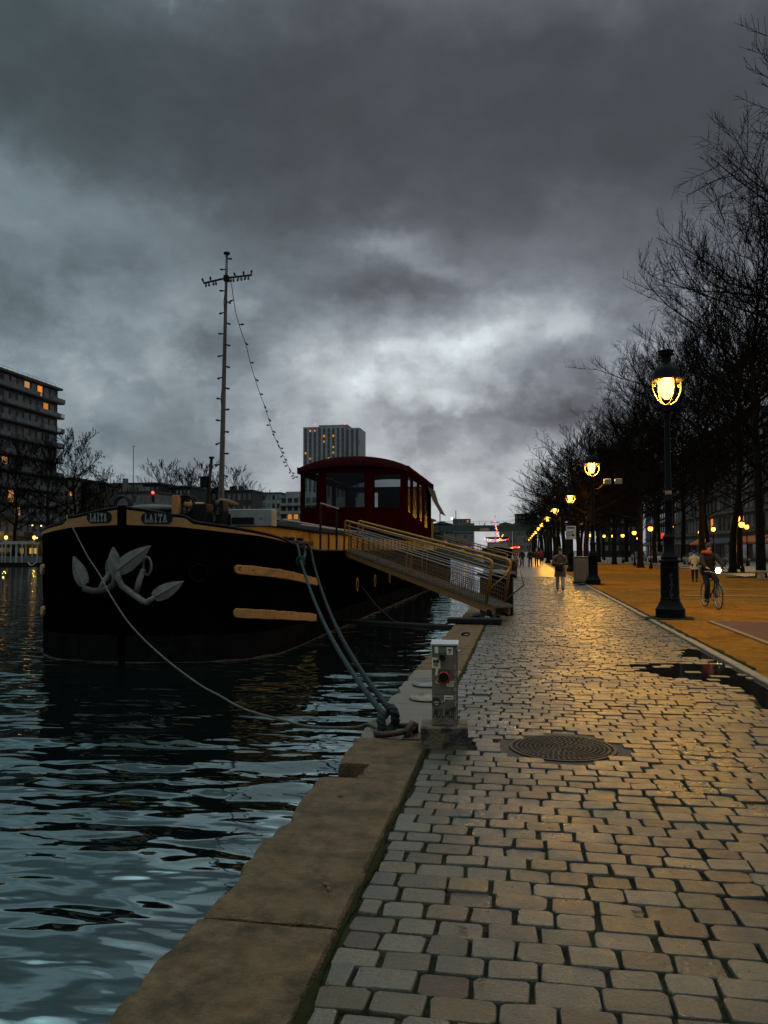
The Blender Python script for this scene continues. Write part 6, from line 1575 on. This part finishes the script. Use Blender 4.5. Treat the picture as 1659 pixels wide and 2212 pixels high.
fairy('blue lights on the second stay of the far lit barge', [(1070,1124),(1070,1150),(1070,1168)], 8, 181.5, 2, pal=(2,4,0))
fairy('hook shaped coil of lights beside the mast of the far lit barge', [(1079,1163),(1082,1165),(1085,1160),(1086,1155)], 6, 181, 6, pal=(1,3,0))
fairy('row of warm lights along the canopy edge of the far lit barge', [(1047,1165),(1060,1167),(1075,1166),(1090,1167),(1098,1165)], 18, 179.6, 3, pal=(0,1,1,3,0,2))
fairy('multicoloured lights along the far terrace beyond the barge stern', [(983,1181),(997,1179),(1012,1182),(1024,1181),(1036,1183)], 20, 599, 4, r=.26, pal=(0,2,4,3,1,1))
fairy('red lights on the terrace by the kerb trees beyond the lit barge', [(1104,1184),(1112,1182),(1121,1182)], 9, 230, 5, r=.22, pal=(0,0,1))
tb = thing('floating_terrace', 'low lit floating terrace across the water beyond the barge stern', 'terrace', tuple(at(1010,1188,600)))
a, c = at(972,1190,600), at(1046,1190,600)
obj('deck', MB().box(a.x,c.x,600,610,-1.3,-.2), m_black, tb); obj('bar_front', MB().box(a.x+9,c.x-.6,602,609,-.2,2.0), mat('terrace_boards',(.10,.06,.03)), tb); obj('light_strip', MB().box(a.x+8,c.x-1.0,601.8,601.95,1.3,1.8), lampglass('terrace_glow', (1,.42,.10), .7), tb); obj('awning', MB().box(a.x+4,c.x-3,601,609.5,4.4,4.7), m_black, tb)
# white strip of people and pontoon on the far bank
pn = thing('pontoon', 'floating pontoon with a white pergola frame by the far bank', 'pontoon', (-76, 119, -1))
a, c = at(-60,1222,118), at(101,1222,118); m_pg = mat('white_pergola_paint', (.36,.37,.37), (.28,.29,.29), 3, .6)
obj('float', MB().box(a.x, c.x, 118, 123, -1.3, -.45, .05).box(a.x, c.x, 117.9, 118, -.52, -.40), m_bolt, pn)
pg = MB()
zc = at(0,1172,118).z; pe = at(55,1172,118).x
pg.box(a.x, pe, 118.1, 118.4, zc-.25, zc+.05); pg.box(a.x, pe, 121.5, 121.8, zc-.25, zc+.05)
for px in (3, 10, 22, 33, 46): x = at(px,1190,118).x; pg.box(x-.07, x+.07, 118.1, 118.24, -.45, zc-.25)
for px in (6, 26, 40): x = at(px,1190,118).x; pg.box(x-.07, x+.07, 121.6, 121.74, -.45, zc-.25); pg.box(x-.08,x+.08,118,122,zc+.05,zc+.2)
x = at(79,1190,118).x; pg.box(x-.06,x+.06,118.1,118.22,-.45,at(79,1178,118).z)
obj('pergola', pg, m_pg, pn)
rl = MB()
for k in range(12):
    x0 = a.x+(c.x-a.x)*k/12; rl.box(x0+.08, x0+(c.x-a.x)/12-.08, 118.3, 118.34, -.35, .62)
obj('railing', rl, mat('grey_screen', (.09,.10,.105), (.13,.14,.14), 1.2, .5), pn)
wm_ = MB(); p = at(68,1218,117.7)
wm_.tube([(p.x-.7,117.8,p.z+.25),(p.x-.3,117.75,p.z-.15),(p.x,117.7,p.z-.22),(p.x+.3,117.75,p.z-.1),(p.x+.75,117.8,p.z+.25)], .10, 6); obj('fender_rope', wm_, m_pg, pn)
ks = thing('kiosk', 'dark kiosk with two yellow lit windows on the far bank behind the pontoon', 'kiosk', (-93,140,0))
a, c = at(38,1190,140), at(101,1190,140)
obj('wall', MB().box(a.x,c.x,140,144,-.1,3.0), mat('kiosk_wall',(.02,.02,.018)), ks); obj('roof', MB().box(a.x-.4,c.x+.4,139.6,144.4,3.0,3.2), m_bolt, ks)
for px0, px1, k in ((44,51,1),(64,72,0),(74,80,0),(97,101,0)):
    p, q = at(px0,1196,139.98), at(px1,1184,139.98); put_window(ks, ((p.x+q.x)/2,139.97,p.z), 0, q.x-p.x, max(.4,q.z-p.z), lampglass('kiosk_window',(1,.62,.10),.5 if k == 0 else .22))
m_fl2 = lampglass('far_bank_lamp_globe', (1.0,.40,.09), 5)
for i, (px, Y) in enumerate([(13,134),(74,138)]):
    p = at(px,1161,Y); t = thing('far_street_lamp', ['lit lamp on the far bank above the pergola','lit lamp on the far bank above the kiosk'][i], 'street lamp', (p.x,Y,0), group='lamps on the far bank')
    obj('post', MB().tube([(p.x,Y,0),(p.x,Y,p.z-.3)], .06, 6), m_bolt, t); obj('globe', MB().sphere((p.x,Y,p.z), (.30,.30,.38), 10, 6), m_fl2, t, smooth=True); obj('cap', MB().lathe([(.32,.30),(.30,.36),(.08,.5)], p.x,Y,p.z,8), m_bolt, t)
    lamp_light(p.x, Y-.4, p.z-.6, 220)
for i, (px, py) in enumerate([(70,1135),(89,1136),(80,1162)]):
    p = at(px,py,139); t = thing('hedge_lamp', ['small yellow light above the kiosk','small white light above the kiosk, higher than the lamp','tiny pale light between the far bank lamps'][i], 'light', tuple(p)); obj('globe', MB().sphere(tuple(p), .16, 6, 5), lampglass('small_glow',(1,.75,.35),2.2), t); obj('post', MB().tube([(p.x,139,0),(p.x,139,p.z-.16)], .04, 5), m_bolt, t)
hd = MB(); rg_ = random.Random(9)
for _ in range(2600):
    px, Y = rg_.uniform(-60,112), rg_.uniform(148,156); p = at(px,1188,Y); z = rg_.uniform(0,1)**.8*5.6*(1+.2*nz2(px*.05,0)); s_ = rg_.uniform(.2,.5); a_ = rg_.uniform(0,6.28); n_ = len(hd.v)
    hd.quad((p.x-s_*math.cos(a_), Y-s_*.4, z-s_*.5), (p.x+s_*math.cos(a_), Y, z-s_*.4), (p.x+s_*.9*math.cos(a_), Y+s_*.3, z+s_*.5), (p.x-s_*.8*math.cos(a_), Y, z+s_*.4))
obj('foliage', hd, mat('dark_evergreen', (.012,.016,.010),(.02,.024,.014),2,.8), kind='stuff')
# ------------------------------------------------------------------ bulbs strung on the mast and down to the cabin
m_bulb = mat('unlit_bulb', (.012,.012,.013), None, rough=.3)
slt = thing('string_lights', 'unlit festoon bulbs on the barge mast with a line down to the cabin', 'string lights', (mC.x, mC.y, mC.z))
A3, B3 = Vector((mC.x+.05, mC.y, mC.z-.1)), Vector((XL+.1, YC-.2, 5.9))
def on_line(px, py):
    d = ray(px, py); n = Vector((B3.y-A3.y, -(B3.x-A3.x), 0)); t = A3.dot(n)/(d[0]*n.x+d[1]*n.y); return Vector((d[0]*t, d[1]*t, H_+d[2]*t))
wl_ = [(500,612),(508.4,670.8),(519.4,710),(532.4,749),(541,785),(551,818),(561,850),(572.7,880),(589,933),(609,978),(624,1010),(637,1031)]
WP = [on_line(*q) for q in wl_]
obj('wire', MB().tube(spline(WP, 4), .012, 4), mat('grey_wire', (.10,.10,.10)), slt)
def bulb(p, d):
    d = Vector(d).normalized(); obj('bulb', MB().tube([p, p+d*.06, p+d*.075, p+d*.13, p+d*.165], [.022, .022, .034, .036, .015], 7), m_bulb, slt, smooth=True)
WS = resample(spline(WP, 6), .55)
for k, p in enumerate(WS[1:]): 
    if k % 2 == 0 or p.y > 30: bulb(p, (rnd.uniform(-1, 1), rnd.uniform(-.4, .4), rnd.uniform(-.8, .1)))
for k in range(22):
    t = .04+.94*k/21; p = mz(t); sx_ = 1 if k % 2 else -1; bulb(p+Vector((sx_*(.075-.04*t), -.02, 0)), (sx_, -.2, rnd.uniform(-.5, .3)))
for k in range(9):
    for a_, sg in ((xl, 1), (xr, -1)):
        if k > 5 and sg > 0: continue
        p = Vector(a_)+(mC-Vector(a_))*(.03+.10*k); bulb(p, (rnd.uniform(-.4, .4), -.3, -1 if k % 3 else .8))
obj('wire', MB().tube([mz(0), mz(.2)+Vector((.08,-.05,0)), mz(.4)+Vector((-.07,-.05,0)), mz(.6)+Vector((.06,-.05,0)), mz(.8)+Vector((-.05,-.04,0)), mz(.9)], .010, 4), m_bulb, slt)
